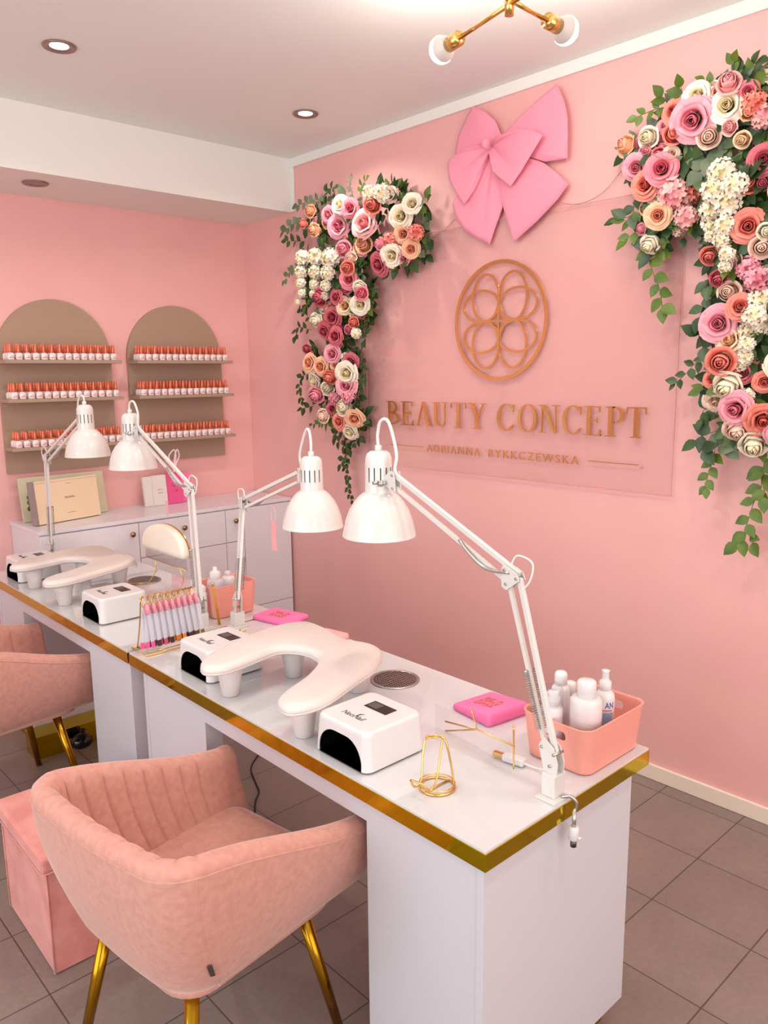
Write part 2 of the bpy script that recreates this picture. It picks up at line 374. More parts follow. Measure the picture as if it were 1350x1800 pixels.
desk(.898, 'white desk with gold mirror edge nearest the camera, pink basket at its end')
desk(2.478, 'white desk with gold mirror edge further back, beside the shelf cabinet', .066)
t = tag(obj('mirrored_box', box(nb(), -.27, .24, 0, .12, 0, .105), gold_mirror, bevel=.001), 'low gold mirrored box on the floor under the far desk behind the chair legs', 'box')
t.location = (1.33, 3.455, 0)
sph = nb(); sphere(sph, (0, 0, .05), .045, 20, 12, (1.1, .9, .8)); rod(sph, (0, 0, .05), (.02, .03, .09), .012)
t = tag(obj('foot_pedal', sph, black_gloss, smooth=True), 'small black foot pedal on the floor under the far desk', 'foot pedal'); t.location = (1.24, 3.385, .009)
bm = nb(); tube(bm, catmull([(1.86, 2.85, .004), (1.72, 2.74, .004), (1.66, 2.62, .004), (1.625, 2.54, .004), (1.56, 2.47, .004), (1.45, 2.30, .004)], 8), .0035, 6)
tag(obj('power_cable', bm, cable_black, smooth=True), 'thin black power cable lying on the floor tiles under the desks', 'cable')

# extraction grilles set in the two tops
def vent(x, y, label):
    t = thing('extraction_grille', label, 'dust extractor', (x, y, TOP))
    obj('rim', lathe(nb(), [(.066, .0004), (.076, .0004), (.076, .003), (.071, .005), (.066, .003)], 48, cap=False), steel, t, True)
    obj('dark_well', lathe(nb(), [(.001, .0006), (.067, .0006)], 40, cap=False), mat('vent shadow metal', (52, 46, 44), .5, .3), t)
    bm = nb(); R0 = .067
    for k in range(-7, 8):
        c = k*.0092; h = math.sqrt(max(R0*R0-c*c, 0)); box(bm, c-.0019, c+.0019, -h, h, .001, .0035)
    for k in range(-5, 6):
        c = k*.0125; h = math.sqrt(max(R0*R0-c*c, 0)); box(bm, -h, h, c-.0014, c+.0014, .001, .003)
    obj('grid', bm, steel, t)
vent(1.56, 1.655, 'round metal extraction grille in the near desk top beside the white lamp')
vent(1.555, 3.318, 'round metal extraction grille in the far desk top behind the nail lamp')

# UV nail lamps
def arch_pts(hw, h, r, n=8):
    p = [(-hw, 0)]
    for k in range(n+1): a = PI-PI/2*k/n; p.append((-hw+r+r*math.cos(a), h-r+r*math.sin(a)))
    for k in range(n+1): a = PI/2-PI/2*k/n; p.append((hw-r+r*math.cos(a), h-r+r*math.sin(a)))
    p.append((hw, 0)); return p
def nail_lamp(x, y, label, rz=0):
    t = thing('nail_lamp', label, 'UV nail lamp', (x, y, TOP), rz, 'white UV nail lamps on the desks')
    o0 = rrect(-.1, .1, -.1, .1, .024)
    sq = lambda o, s: [(a*s, b*s) for a, b in o]
    L = [[(a, b, .004) for a, b in sq(o0, .985)], [(a, b, .007) for a, b in o0], [(a, b, .090) for a, b in sq(o0, .945)], [(a, b, .096) for a, b in sq(o0, .932)], [(a, b, .0995) for a, b in sq(o0, .90)], [(a, b, .1005) for a, b in sq(o0, .86)]]
    body = obj('housing', layers(nb(), L), white_plastic, t)
    ap = arch_pts(.080, .074, .058); cut = nb()
    layers(cut, [[(-.12, a, b-.001 if b == 0 else b) for a, b in ap], [(.075, a, b-.001 if b == 0 else b) for a, b in ap]]); boolean_cut(body, cut)
    body.modifiers.new('b', 'BEVEL').width = .0012; body.modifiers['b'].limit_method = 'ANGLE'
    bm = nb(); ap2 = arch_pts(.0792, .0732, .0578)
    A = [[bm.verts.new((xx, a, b+.001)) for a, b in ap2] for xx in (-.0950, .0745)]
    for i in range(len(ap2)-1): bm.faces.new((A[0][i], A[0][i+1], A[1][i+1], A[1][i]))
    bm.faces.new(A[1]); bm.faces.new((A[0][0], A[1][0], A[1][-1], A[0][-1]))
    ch = obj('inner_chamber', bm, black_gloss, t)
    bm = nb()
    for i, (a, b) in enumerate([(-.04, .055), (-.01, .06), (.03, .06), (.05, .04), (-.055, .03), (.01, .035), (-.03, .025), (.045, .018)]):
        sphere(bm, (.02+.012*(i % 3), a, b), .0036, 10, 6)
    obj('led_bulbs', bm, steel_dark, t, True)
    obj('base_plate', layers(nb(), [[(a, b, 0) for a, b in sq(o0, .95)], [(a, b, .0038) for a, b in sq(o0, .95)]]), steel_dark, t)
    s = obj('display', box(nb(), .012, .052, -.045, .035, .1004, .1016), screen_mat, t, bevel=.0006)
    obj('lcd_window', box(nb(), .019, .046, -.004, .030, .1016, .1019), lcd, s)
    M = Matrix(((0, 1, 0, -.052), (-1, 0, 0, .046), (0, 0, 1, .1006), (0, 0, 0, 1)))
    lg = obj('printed_logo', text_bm('NeoNail', .017, .076, .0004, M, shear=.2), print_dark, t)
    bm = nb(); tube(bm, [(-.033+.010*math.sin(a), -.012+.013*math.cos(a), .1008) for a in [.1+k*.25 for k in range(-5, 6)]], [.0004+.0011*math.sin(PI*k/10) for k in range(11)], 6)
    obj('logo_swoosh', bm, print_dark, t)
    return t
n0 = nail_lamp(1.206, 1.372, 'white UV nail lamp with its black opening fully seen, nearest the camera')
copy_tree(n0, (1.228, 2.112, TOP), 0, 'white UV nail lamp behind the tip of the near hand rest, beside the swatch rack')
copy_tree(n0, (1.232, 2.902, TOP), 0, 'white UV nail lamp on the far desk, left of the swatch rack')
copy_tree(n0, (1.222, 3.765, TOP), 0, 'white UV nail lamp at the left edge of the picture on the far desk')

# padded hand rests
def hand_rest(loc, label):
    P = [(1.065, 1.935), (1.12, 1.982), (1.194, 2.009), (1.342, 2.052), (1.445, 2.054), (1.508, 2.018), (1.508, 1.918), (1.487, 1.801), (1.513, 1.712), (1.491, 1.640), (1.402, 1.572), (1.303, 1.535), (1.17, 1.487), (1.099, 1.482), (1.056, 1.506), (1.068, 1.560), (1.117, 1.598), (1.218, 1.641), (1.313, 1.706), (1.342, 1.77), (1.333, 1.835), (1.288, 1.878), (1.212, 1.868), (1.139, 1.855), (1.083, 1.855), (1.046, 1.885)]
    cx, cy = 1.275, 1.755
    o0 = [(v.x, v.y) for v in catmull([(a*.9885-cx, b*.9885-cy, 0) for a, b in P], 4, True)]
    t = thing('hand_rest', label, 'hand rest', (cx, cy, TOP), 0, 'padded white hand rests on the desks')
    pr = [(.0, .102), (-.004, .109), (-.003, .117), (.003, .123), (.011, .127), (.019, .1285)]
    obj('pad', layers(nb(), [[(a, b, z) for a, b in offset2(o0, d)] for d, z in pr]), white_leather, t, True)
    pp = obj('piping', tube(nb(), [(a, b, .1045) for a, b in offset2(o0, -.001)], .0034, 6, True), white_leather, t, True)
    obj('underside_shell', layers(nb(), [[(a, b, z) for a, b in offset2(o0, d)] for d, z in [(.015, .094), (.010, .096), (.004, .102)]]), milky, t, True)
    for lx, ly in ((-.135, .155), (.085, .145), (.150, -.085), (-.140, -.205)):
        bm = nb(); lathe(bm, [(.022, 0), (.026, .003), (.033, .055), (.042, .094)], 28, (lx, ly, 0)); obj('leg', bm, milky, t, True)
    return t
hr = hand_rest((0, 0), 'padded white wavy hand rest on four legs, on the near desk')
copy_tree(hr, (1.275+.012, 1.755+1.64, TOP), 0, 'padded white wavy hand rest on four legs, on the far desk')

# ---------------------------------------------------------------- desk lamps with jointed arms
def desk_lamp(base, elbow, pivot, hdir, label, rz, r=.098, cord=1):
    """base (x, y) on the desk, elbow and head pivot in world space, hdir = horizontal step from pivot to the shade axis"""
    B = Vector((*base, TOP)); t = thing('desk_lamp', label, 'desk lamp', B, 0, 'white jointed desk lamps')
    E = Vector(elbow)-B; Pv = Vector(pivot)-B; hd = Vector((*hdir, 0)); s = Vector((hd.x, hd.y, 0)).normalized()
    side = Vector((-s.y, s.x, 0))
    bk = obj('clamp', box(nb(), -.021, .021, -.017, .017, .006, .058), white_enamel, t, bevel=.002)
    fp = nb(); box(fp, -.034, .034, -.028, .024, .0002, .006); obj('foot_plate', fp, white_enamel, t, bevel=.001)
    # pivot bracket: two tapering cheek plates
    P0 = Vector((0, 0, .058)); br = nb(); low = s*(.004)+Vector((0, 0, .112))
    for q in (-.011, .011):
        o = side*q
        pts = [s*-.018+Vector((0, 0, .058)), s*.018+Vector((0, 0, .058)), s*.034+Vector((0, 0, .112)), s*.020+Vector((0, 0, .135)), s*-.008+Vector((0, 0, .118)), s*-.020+Vector((0, 0, .085))]
        layers(br, [[o+p-side*.001 for p in pts], [o+p+side*.001 for p in pts]])
    obj('bracket', br, white_enamel, t)
    for p in (s*-.010+Vector((0, 0, .105)), s*.024+Vector((0, 0, .112)), s*.0+Vector((0, 0, .075))): obj('bolt', rod(nb(), p-side*.016, p+side*.016, .0035, n=10), steel, t, True)
    a0 = s*-.006+Vector((0, 0, .100)); a1 = s*.024+Vector((0, 0, .110))
    off = a1-a0
    e0 = E; e1 = E+s*.030+Vector((0, 0, -.018))
    lo = obj('lower_arm', bar(nb(), a0, e0, .012, .010, up=side), white_enamel, t, bevel=.001); bar2 = bar(nb(), a1, e1, .010, .009, up=side)
    obj('lower_rod', bar2, white_enamel, t, bevel=.001)
    # springs along the lower arm
    for q in (-.012, .012):
        bm = nb(); d = (e1-a1); o = side*q; n = 26; p0 = a1+d*.10+o; p1 = a1+d*.46+o; a_, b_ = frame(d)
        pts = [p0+(p1-p0)*(k/(n*8))+(a_*math.cos(2*PI*k/8)+b_*math.sin(2*PI*k/8))*.0052 for k in range(n*8+1)]
        tube(bm, pts, .0013, 4); sp = obj('spring', bm, steel, t, True)
        bm = nb(); rod(bm, p1-side*q*.9, p1+side*(q*.35), .003, n=8); obj('spring_pin', bm, steel, sp, True)
    # elbow plates
    el = nb(); u0 = e0+s*.01+Vector((0, 0, .014)); u1 = e1+s*-.002+Vector((0, 0, -.004))
    for q in (-.010, .010):
        pts = [e0-s*.008+Vector((0, 0, -.004)), e0+Vector((0, 0, .012)), u0+s*.03+Vector((0, 0, .012)), u0+s*.035, e1+s*.014+Vector((0, 0, -.008)), e1+Vector((0, 0, -.014))]
        layers(el, [[side*q+p-side*.001 for p in pts], [side*q+p+side*.001 for p in pts]])
    obj('elbow_bracket', el, white_enamel, t)
    for p in (e0, e1, u0+s*.025): obj('bolt', rod(nb(), p-side*.014, p+side*.014, .0034, n=10), steel, t, True)
    h1 = Pv; h0 = Pv+Vector((0, 0, -.033))-s*.004
    ua = obj('upper_arm', bar(nb(), e0+Vector((0, 0, .008)), h1, .012, .010, up=side), white_enamel, t, bevel=.001)
    obj('upper_rod', bar(nb(), e1, h0, .010, .009, up=side), white_enamel, t, bevel=.001)
    bm = nb(); d = h0-e1
    tube(bm, catmull([e0+(h1-e0)*.05+side*.010, e1+d*.16+side*.011+Vector((0, 0, -.004)), e1+d*.30+side*.011, e1+(d)*.38+side*.011+Vector((0, 0, .012))], 5), .0042, 8); obj('tension_spring', bm, steel, t, True)
    hp = nb()
    for q in (-.009, .009):
        pts = [h1+Vector((0, 0, .010))-s*.006, h0-s*.008+Vector((0, 0, -.008)), h0+s*.012+Vector((0, 0, -.006)), h0+s*.038+Vector((0, 0, .006)), h1+s*.036+Vector((0, 0, -.008)), h1+s*.012+Vector((0, 0, .010))]
        layers(hp, [[side*q+p-side*.001 for p in pts], [side*q+p+side*.001 for p in pts]])
    obj('head_bracket', hp, white_enamel, t)
    bl = nb()
    for p in (h1, h0+s*.002): obj('bolt', rod(nb(), p-side*.013, p+side*.013, .0036, n=10), steel, t, True)
    A = Pv+hd; kn = A-s*.040+Vector((0, 0, -.022))
    rod(bl, kn-s*.012, kn+s*.004, .0045, n=10); rod(bl, kn-s*.004+side*.034, kn-s*.004-side*.008, .0048, n=12); rod(bl, kn-s*.004+side*.032, kn-s*.004+side*.024, .0085, n=12); rod(bl, kn+s*.016+side*.036, kn+s*.016+side*.012, .005, n=12)
    obj('tilt_knob', bl, steel, t, True)
    # shade: neck cup with slots and dome, hanging straight down
    k = r/.098; z = A.z
    def zz(v): return z+v*k
    cup = [(.008, .058), (.022, .057), (.030, .051), (.0345, .040), (.0355, .025), (.0365, -.045), (.037, -.050)]
    nk = obj('neck_cup', lathe(nb(), [(a*k, zz(b)) for a, b in cup], 48, (A.x, A.y, 0), cap=False), white_enamel, t, True)
    sl = nb()
    for q in range(14):
        if (q*2*PI/14) % (2*PI) > 5.0: continue
        a_ = q*2*PI/14+math.atan2(s.y, s.x)+PI*.55
        for_ = Vector((math.cos(a_), math.sin(a_), 0)); ta = Vector((-math.sin(a_), math.cos(a_), 0))
        c0 = Vector((A.x, A.y, 0))+for_*(.0358*k)
        layers(sl, [[c0+ta*sx*.0016+for_*.0004+Vector((0, 0, zz(zq))) for sx, zq in ((-1, -.022), (1, -.022), (1, .016), (-1, .016))], [c0+ta*sx*.0016-for_*.003+Vector((0, 0, zz(zq))) for sx, zq in ((-1, -.022), (1, -.022), (1, .016), (-1, .016))]])
    obj('vent_slots', sl, mat('slot shadow gap', (60, 60, 66), .6), nk)
    dome = [(.037, -.050), (.040, -.051), (.052, -.060), (.066, -.076), (.079, -.098), (.0885, -.124), (.0945, -.150), (.097, -.166), (.098, -.168), (.0965, -.168), (.093, -.150), (.087, -.124), (.0775, -.098), (.0645, -.077), (.050, -.0615), (.034, -.052)]
    obj('lamp_shade', lathe(nb(), [(a*k, zz(b)) for a, b in dome], 64, (A.x, A.y, 0), cap=False), white_enamel, t, True)
    bu = nb(); lathe(bu, [(.012*k, zz(-.055)), (.014*k, zz(-.08)), (.026*k, zz(-.105)), (.028*k, zz(-.12)), (.020*k, zz(-.138)), (.001, zz(-.145))], 24, (A.x, A.y, 0)); obj('bulb', bu, milky, t, True)
    obj('cable_gland', rod(nb(), (A.x, A.y, zz(.055)), (A.x, A.y, zz(.072)), .009*k, n=16), white_enamel, t, True)
    top = Vector((A.x, A.y, zz(.07)))
    cb = nb(); tube(cb, catmull([top, top+Vector((0, 0, .03*cord))+s*.002, top+Vector((0, 0, .065*cord))-s*.012, top+Vector((0, 0, .062*cord))-s*.045, h1+Vector((0, 0, .055))-s*.005, h1+Vector((0, 0, .008)), h1+(e0-h1)*.12], 6), .0042, 8)
    obj('power_cord', cb, cable_white, t, True)
    cb = nb(); q0 = e0+(h1-e0)*.07; tube(cb, catmull([q0, q0+Vector((0, 0, .035))-s*.02, e0+Vector((0, 0, .04))-s*.035, e0+Vector((0, 0, .0))-s*.03, e0+Vector((0, 0, -.03))-s*.004], 6), .0022, 6)
    obj('cord_loop', cb, cable_white, t, True)
    return t
desk_lamp((1.350, .928), (1.350, 1.03, 1.236), (1.368, 1.442, 1.426), (.006, .070), 'white desk lamp clamped at the near corner of the near desk, foremost of the four', 0)
desk_lamp((1.500, 2.44), (1.547, 2.455, 1.222), (1.525, 2.055, 1.372), (-.03, -.096), 'white desk lamp clamped where the desks meet, shade left of the foremost one', 0)
desk_lamp((1.395, 2.52), (1.43, 2.60, 1.268), (1.42, 2.99, 1.478), (0, .068), 'white desk lamp on the far desk, its shade right of the leftmost one', 0, cord=.5)
desk_lamp((1.363, 3.93), (1.363, 3.895, 1.300), (1.388, 3.50, 1.505), (0, -.066), 'white desk lamp at the far end of the far desk, leftmost of the four', 0, cord=.4)

# padlock-like clamp screw hanging from the near desk end
t = thing('clamp_screw', 'metal clamp screw with white collar hanging at the near desk end', 'clamp screw', (1.362, .885, .66))
bm = nb(); tube(bm, catmull([(-.012, .02, .108), (-.004, .004, .112), (.004, -.006, .100), (.004, -.006, .085), (.0, -.004, .078)], 6), .0042, 10); obj('hook', bm, steel, t, True)
bm = nb(); rod(bm, (0, -.005, .080), (0, -.005, .03), .0045, n=14); obj('screw', bm, steel, t, True)
bm = nb(); lathe(bm, [(.009, .012), (.0115, .014), (.0115, .040), (.009, .043)], 24, (0, -.005, 0)); rod(bm, (0, -.005, .018), (.006, -.02, .018), .0035, n=10); obj('collar', bm, white_plastic, t, True)
bm = nb(); rod(bm, (0, -.005, .012), (0, -.005, -.004), .007, n=16); obj('tip', bm, steel_dark, t, True)

# ---------------------------------------------------------------- baskets and bottles
def basket(loc, sx, sy, h, label):
    t = thing('storage_basket', label, 'basket', loc, 0, 'salmon pink plastic baskets')
    o0 = rrect(-sx/2, sx/2, -sy/2, sy/2, .032, 8); k = .90
    L = [[(a*k*.96, b*k*.96, .0) for a, b in o0], [(a*k, b*k, .006) for a, b in o0], [(a*.995, b*.995, h-.004) for a, b in o0], [(a*1.008, b*1.01, h-.002) for a, b in o0], [(a*1.008, b*1.01, h) for a, b in o0],
         [(a*.975, b*.97, h) for a, b in o0], [(a*.97, b*.965, h-.006) for a, b in o0], [(a*k*.965, b*k*.965, .008) for a, b in o0], [(a*k*.9, b*k*.9, .005) for a, b in o0]]
    body = obj('tub', layers(nb(), L), basket_pink, t, True)
    cut = nb()
    hp = rrect(-.034, .034, h-.042, h-.020, .009, 5)
    layers(cut, [[(-sx, a, z) for a, z in hp], [(sx, a, z) for a, z in hp]]); boolean_cut(body, cut)
    for p in body.data.polygons: p.use_smooth = True
    md = body.modifiers.new('n', 'WEIGHTED_NORMAL')
    return t
basket((1.583, 1.005, TOP), .262, .195, .118, 'salmon pink basket of bottles at the near end of the near desk')
basket((1.570, 2.632, TOP), .20, .16, .128, 'salmon pink basket of bottles behind the lamp stands at the desk joint')
def bottle(loc, prof, m, name, label, cat='bottle', cap=None, extra=None, grp=None):
    t = thing(name, label, cat, loc, 0, grp); obj('bottle_body', lathe(nb(), prof, 36), m, t, True)
    if cap: obj('cap', lathe(nb(), cap, 30), white_plastic, t, True)
    return t
Zb = TOP+.009
t = bottle((1.528, .965, Zb), [(.03, 0), (.0355, .004), (.0375, .12), (.0370, .150), (.033, .157), (.018, .160)], milky, 'pump_bottle', 'large plain white bottle with a ribbed white cap, centre of the near basket', cap=[(.019, .157), (.022, .159), (.022, .195), (.019, .199), (.001, .200)])
t = bottle((1.486, 1.028, Zb), [(.02, 0), (.0225, .003), (.0225, .124), (.018, .132), (.012, .134)], mat('pearly plastic', (222, 212, 214), .3), 'spray_bottle', 'slim bottle with a clear dome cap, left in the near basket', cap=[(.014, .132), (.016, .134), (.016, .154), (.012, .156), (.012, .166), (.001, .167)])
obj('clear_cap', lathe(nb(), [(.0215, .130), (.0225, .132), (.0225, .174), (.019, .182), (.001, .184)], 32, cap=False), clear_plastic, t, True)
obj('label_band', lathe(nb(), [(.0228, .05), (.0228, .108)], 32, cap=False), mat('pale label', (226, 205, 212), .4), t, True)
t = bottle((1.614, .968, Zb), [(.02, 0), (.0235, .004), (.0235, .132), (.0215, .142), (.014, .15), (.012, .154)], white_plastic, 'antiseptic_bottle', 'white spray bottle with blue lettering, right in the near basket', cap=[(.013, .150), (.0145, .152), (.0145, .172), (.010, .175), (.008, .180), (.0085, .196), (.010, .200), (.001, .201)])
bm = nb()
for a0, a1, z0, z1, mi in ((3.5, 4.6, .045, .100, 1), (3.5, 4.5, .104, .107, 2)):
    n = 10; ring = [[bm.verts.new((.0240*math.cos(a0+(a1-a0)*k/n), .0240*math.sin(a0+(a1-a0)*k/n), z)) for k in range(n+1)] for z in (z0, z1)]
    for k in range(n): bm.faces.new((ring[0][k], ring[0][k+1], ring[1][k+1], ring[1][k])).material_index = mi
obj('printed_label', bm, [print_blue, print_lblue, print_pink], t)
def wrap_text(s, h, w_, R0, a_mid, z, m, parent, name='lettering'):
    bm = text_bm(s, h, w_, .0006); cx = w_/2
    for v in bm.verts: a = a_mid+(v.co.x-cx)/R0; rr = R0+v.co.z; v.co = Vector((rr*math.cos(a), rr*math.sin(a), z+v.co.y))
    return obj(name, bm, m, parent)
wrap_text('AN', .015, .021, .0238, 4.18, .111, print_blue, t)
for (x, y, l, hh, rr) in ((1.555, 1.055, 'white pump bottle behind the large plain one in the near basket', .190, .022), (1.515, 1.062, 'short white jar bottle at the back of the near basket', .145, .021), (1.60, 1.058, 'white bottle with round lid behind the lettered bottle in the near basket', .150, .02)):
    bottle((x, y, Zb), [(rr*.9, 0), (rr, .004), (rr, hh-.045), (rr*.8, hh-.036), (.012, hh-.033)], white_plastic, 'lotion_bottle', l, cap=[(.013, hh-.034), (.0155, hh-.032), (.0155, hh-.008), (.012, hh-.002), (.001, hh)])
# far basket
t = bottle((1.522, 2.625, Zb), [(.03, 0), (.033, .004), (.033, .125), (.028, .135), (.016, .14)], frost, 'dispenser_bottle', 'frosted bottle with white pump top in the far basket', cap=[(.020, .138), (.021, .140), (.021, .162), (.017, .166), (.009, .168), (.008, .182), (.001, .184)])
bottle((1.590, 2.645, Zb), [(.026, 0), (.028, .004), (.028, .12), (.022, .13), (.012, .133)], white_plastic, 'lotion_bottle', 'plain white bottle right of the frosted one in the far basket', cap=[(.011, .132), (.012, .134), (.012, .150), (.001, .152)])
bottle((1.452, 2.60, TOP), [(.012, 0), (.014, .003), (.014, .105), (.010, .112)], white_plastic, 'slim_bottle', 'slim white bottle left of the frosted one in the far basket', cap=[(.010, .11), (.011, .112), (.011, .130), (.006, .134), (.001, .14)])
bottle((1.445, 2.66, TOP), [(.010, 0), (.012, .003), (.012, .125), (.008, .132)], mat('pale pink plastic', (244, 190, 190), .3), 'slim_bottle', 'slim pale pink bottle at the left of the far basket', cap=[(.008, .13), (.009, .132), (.009, .148), (.001, .150)])

# pink pouches and small things on the desks
def pouch(loc, rz, sx, sy, h, label, lettered=True, m=hot_pink, tilt=0):
    t = thing('pouch', label, 'pouch', loc, rz, None)
    o0 = rrect(-sx/2, sx/2, -sy/2, sy/2, .012, 5)
    def zf(a, b, z): return z*(1+tilt*b/(sy/2))
    L = [[(a, b, 0) for a, b in offset2(o0, .004)], [(a, b, zf(a, b, h*.25)) for a, b in o0], [(a, b, zf(a, b, h*.7)) for a, b in o0], [(a, b, zf(a, b, h)) for a, b in offset2(o0, .004)], [(a, b, zf(a, b, h*1.08)) for a, b in offset2(o0, .009)]]
    obj('pouch_body', layers(nb(), L), m, t, True)
    if lettered:
        bm = nb()
        for k, s in enumerate(('BE A', 'LITTLE', 'EXTRA')):
            b = text_bm(s, .016, .070, .0008, Matrix(((0, 1, 0, -.018-k*.0), (-1, 0, 0, .025), (0, 0, 1, h*1.02), (0, 0, 0, 1))) @ Matrix.Translation((-.01, .028-k*.021, 0)))
            for v in b.verts: v.co.z = zf(v.co.x, v.co.y, h*1.08)+.0004+(v.co.z-h*1.02)
            me = bpy.data.meshes.new('x'); b.to_mesh(me); b.free(); bm.from_mesh(me); bpy.data.meshes.remove(me)
        obj('gold_lettering', bm, gold, t)
    return t
pouch((1.590, 1.305, TOP), math.radians(-8), .150, .152, .026, 'hot pink pouch with gold lettering beside the near lamp stand', tilt=-.35)
pouch((1.665, 2.40, TOP), math.radians(12), .13, .18, .018, 'hot pink pouch lying behind the near hand rest')
pouch((1.655, 2.09, TOP), math.radians(10), .09, .115, .020, 'pale pink pouch half hidden behind the near hand rest', False, mat('pale pink fabric', (248, 178, 176), .6))

def wire(name, pts, r, parent, closed=False, m=gold): return obj(name, tube(nb(), pts, r, 8, closed), m, parent, True)
# gold wire phone stand
t = thing('phone_stand', 'gold wire phone stand with round base in front of the near nail lamp', 'phone stand', (1.193, 1.130, TOP))
wire('base_ring', [(.040*math.cos(a), .040*math.sin(a), .0035) for a in [2*PI*k/40 for k in range(40)]], .0030, t, True)
wire('base_ring', [(.040*math.cos(a), .040*math.sin(a), .012) for a in [2*PI*k/40 for k in range(40)]], .0016, t, True)
wire('base_bar', [(-.038, .0, .0035), (.038, 0, .0035)], .0022, t)
wire('back_support', catmull([(.030, -.024, .004), (.030, -.020, .03), (.026, -.004, .10), (.022, .010, .112), (.004, .030, .112), (-.004, .034, .105)], 5), .0024, t)
wire('cradle', catmull([(-.004, .034, .108), (-.020, .026, .07), (-.036, .014, .028), (-.058, .014, .018), (-.066, .018, .036)], 5), .0024, t)
wire('cradle', catmull([(.024, .006, .110), (.004, -.004, .07), (-.018, -.014, .028), (-.044, -.018, .014), (-.058, -.016, .034), (-.066, .018, .036)], 5), .0024, t)
wire('cross_wire', [(.022, .008, .112), (-.004, .034, .108)], .0022, t)
# clear acrylic divider with gold wire legs
t = thing('acrylic_stand', 'clear acrylic stand with gold wire supports in front of the near pouch', 'display stand', (1.40, 1.17, TOP))
wire('wire_support', catmull([(-.02, -.11, .003), (-.015, -.105, .05), (-.01, -.10, .105)], 4), .0022, t)
wire('wire_support', [(-.012, -.105, .055), (.0, .02, .05), (-.03, .10, .055)], .0022, t)
wire('wire_support', [(.01, .135, .004), (.0, .02, .05), (.01, .05, .095)], .0022, t)
obj('clear_sheet', box(nb(), -.045, -.043, -.12, .12, .003, .10), acrylic, t)
t = thing('power_adapter', 'white power adapter lying between the acrylic stand and the near lamp', 'adapter', (1.405, 1.072, TOP), math.radians(8))
obj('adapter_body', box(nb(), -.011, .011, -.022, .034, .003, .020), white_plastic, t, bevel=.003); obj('adapter_plug', box(nb(), -.007, .007, .034, .062, .006, .016), gold, t, bevel=.001)
wire('adapter_cord', catmull([(0, -.02, .01), (.004, -.05, .006), (-.01, -.09, .02)], 6), .002, t, m=cable_white)

# ---------------------------------------------------------------- swatch rack
RX, RY = 1.205, 2.425
t = thing('swatch_rack', 'gold wire rack holding nail colour swatches at the joint of the desks', 'rack', (RX, RY, TOP))
wire('base_frame', [(-.10, .06, .004), (.11, .06, .004), (.11, -.05, .004), (-.10, -.05, .004)], .0028, t, True)
wire('base_tray', [(-.085, .045, .008), (.095, .045, .008), (.095, -.035, .008), (-.085, -.035, .008)], .002, t, True)
for x in (-.085, .10): wire('upright', catmull([(x, .05, .004), (x, .02, .09), (x, 0, .188)], 5), .0024, t)
wire('top_rail', [(-.090, 0, .19), (.105, 0, .19)], .0026, t)
sw_cols = [(240, 90, 150), (70, 50, 56), (200, 80, 110), (60, 44, 50), (210, 120, 50), (222, 140, 40), (60, 46, 52), (90, 60, 40), (120, 110, 50)]
for k in range(9):
    x = -.085+k*.0225
    g = thing('swatch_bundle', ['bundle of nail colour sticks with pink tips, leftmost on the swatch rack', 'bundle of clear nail colour sticks with dark tips, second from left on the rack', 'bundle of sticks with rose tips, third from the left on the swatch rack', 'bundle of sticks with near-black tips left of the orange-tipped ones on the rack', 'bundle of sticks with copper tips in the middle of the swatch rack', 'bundle of sticks with orange tips on the swatch rack', 'bundle of sticks with black tips right of the orange-tipped bundle', 'bundle of sticks with brown tips, second from the right on the rack', 'bundle of sticks with olive tips, rightmost on the swatch rack'][k], 'nail swatches', (RX+x, RY+.0, TOP+.19), 0, 'nail colour swatches on the rack')
    wire('ring', [(.002*math.sin(a), -.020+.020*math.sin(a), -.010+.020*math.cos(a)) for a in [2*PI*j/24 for j in range(24)]], .0017, g, True)
    obj('pink_tab', layers(nb(), [[(q, -.040+a, -.030+b) for a, b in [(.017*math.cos(2*PI*j/20), .019*math.sin(2*PI*j/20)) for j in range(20)]] for q in (-.003, .003)]), mat('pink tab', (246, 150, 168), .35), g, True)
    tipm = mat('swatch tip %d' % k, sw_cols[k], .3)
    for q in range(3):
        sy = -.022-.010*q+.0; lean = (-.018+.014*q)+(k-4)*.0016
        bs = nb(); a0 = Vector((-.004+q*.004, sy, -.036)); a1 = Vector((lean*.5+(-.008+q*.008), sy-.016+q*.004, -.142)); bar(bs, a0, a1, .013, .0022, up=(0, 1, 0))
        st = obj('stick', bs, frost, g)
        bs = nb(); d = (a1-a0).normalized(); bar(bs, a1-d*.001, a1+d*.020, .0135, .0026, up=(0, 1, 0)); obj('colour_tip', bs, tipm, st)

# white half-round hand pad on gold legs
t = thing('round_pad_stand', 'cream half-round padded stand with gold legs on the far desk', 'padded stand', (1.56, 3.10, TOP), 0)
prof = [(a, b) for a, b in [(.188*math.cos(PI*k/30), .170+.120*abs(math.sin(PI*k/30))**.8) for k in range(31)]]
def dshape(sc_, xx): return [(xx, a*sc_, .170+(b-.170)*sc_) for a, b in prof]
obj('pad', layers(nb(), [dshape(.93, -.022), dshape(.98, -.018), dshape(1.0, -.010), dshape(1.0, .010), dshape(.96, .016)]), cream_leather, t, True)
obj('gold_back', layers(nb(), [dshape(1.01, .0165), dshape(1.01, .019)]), gold, t)
obj('clear_skirt', box(nb(), -.004, .0, -.185, .185, .120, .169), clear_plastic, t)
wire('leg', [(0, -.12, .118), (.02, -.11, .06), (-.01, -.11, .003), (-.07, -.11, .003)], .0022, t)
wire('leg', [(0, .10, .118), (.01, .12, .06), (-.02, .14, .009), (-.13, .20, .009)], .0022, t)
wire('crossbar', [(-.002, -.185, .118), (-.002, .185, .118)], .0022, t)
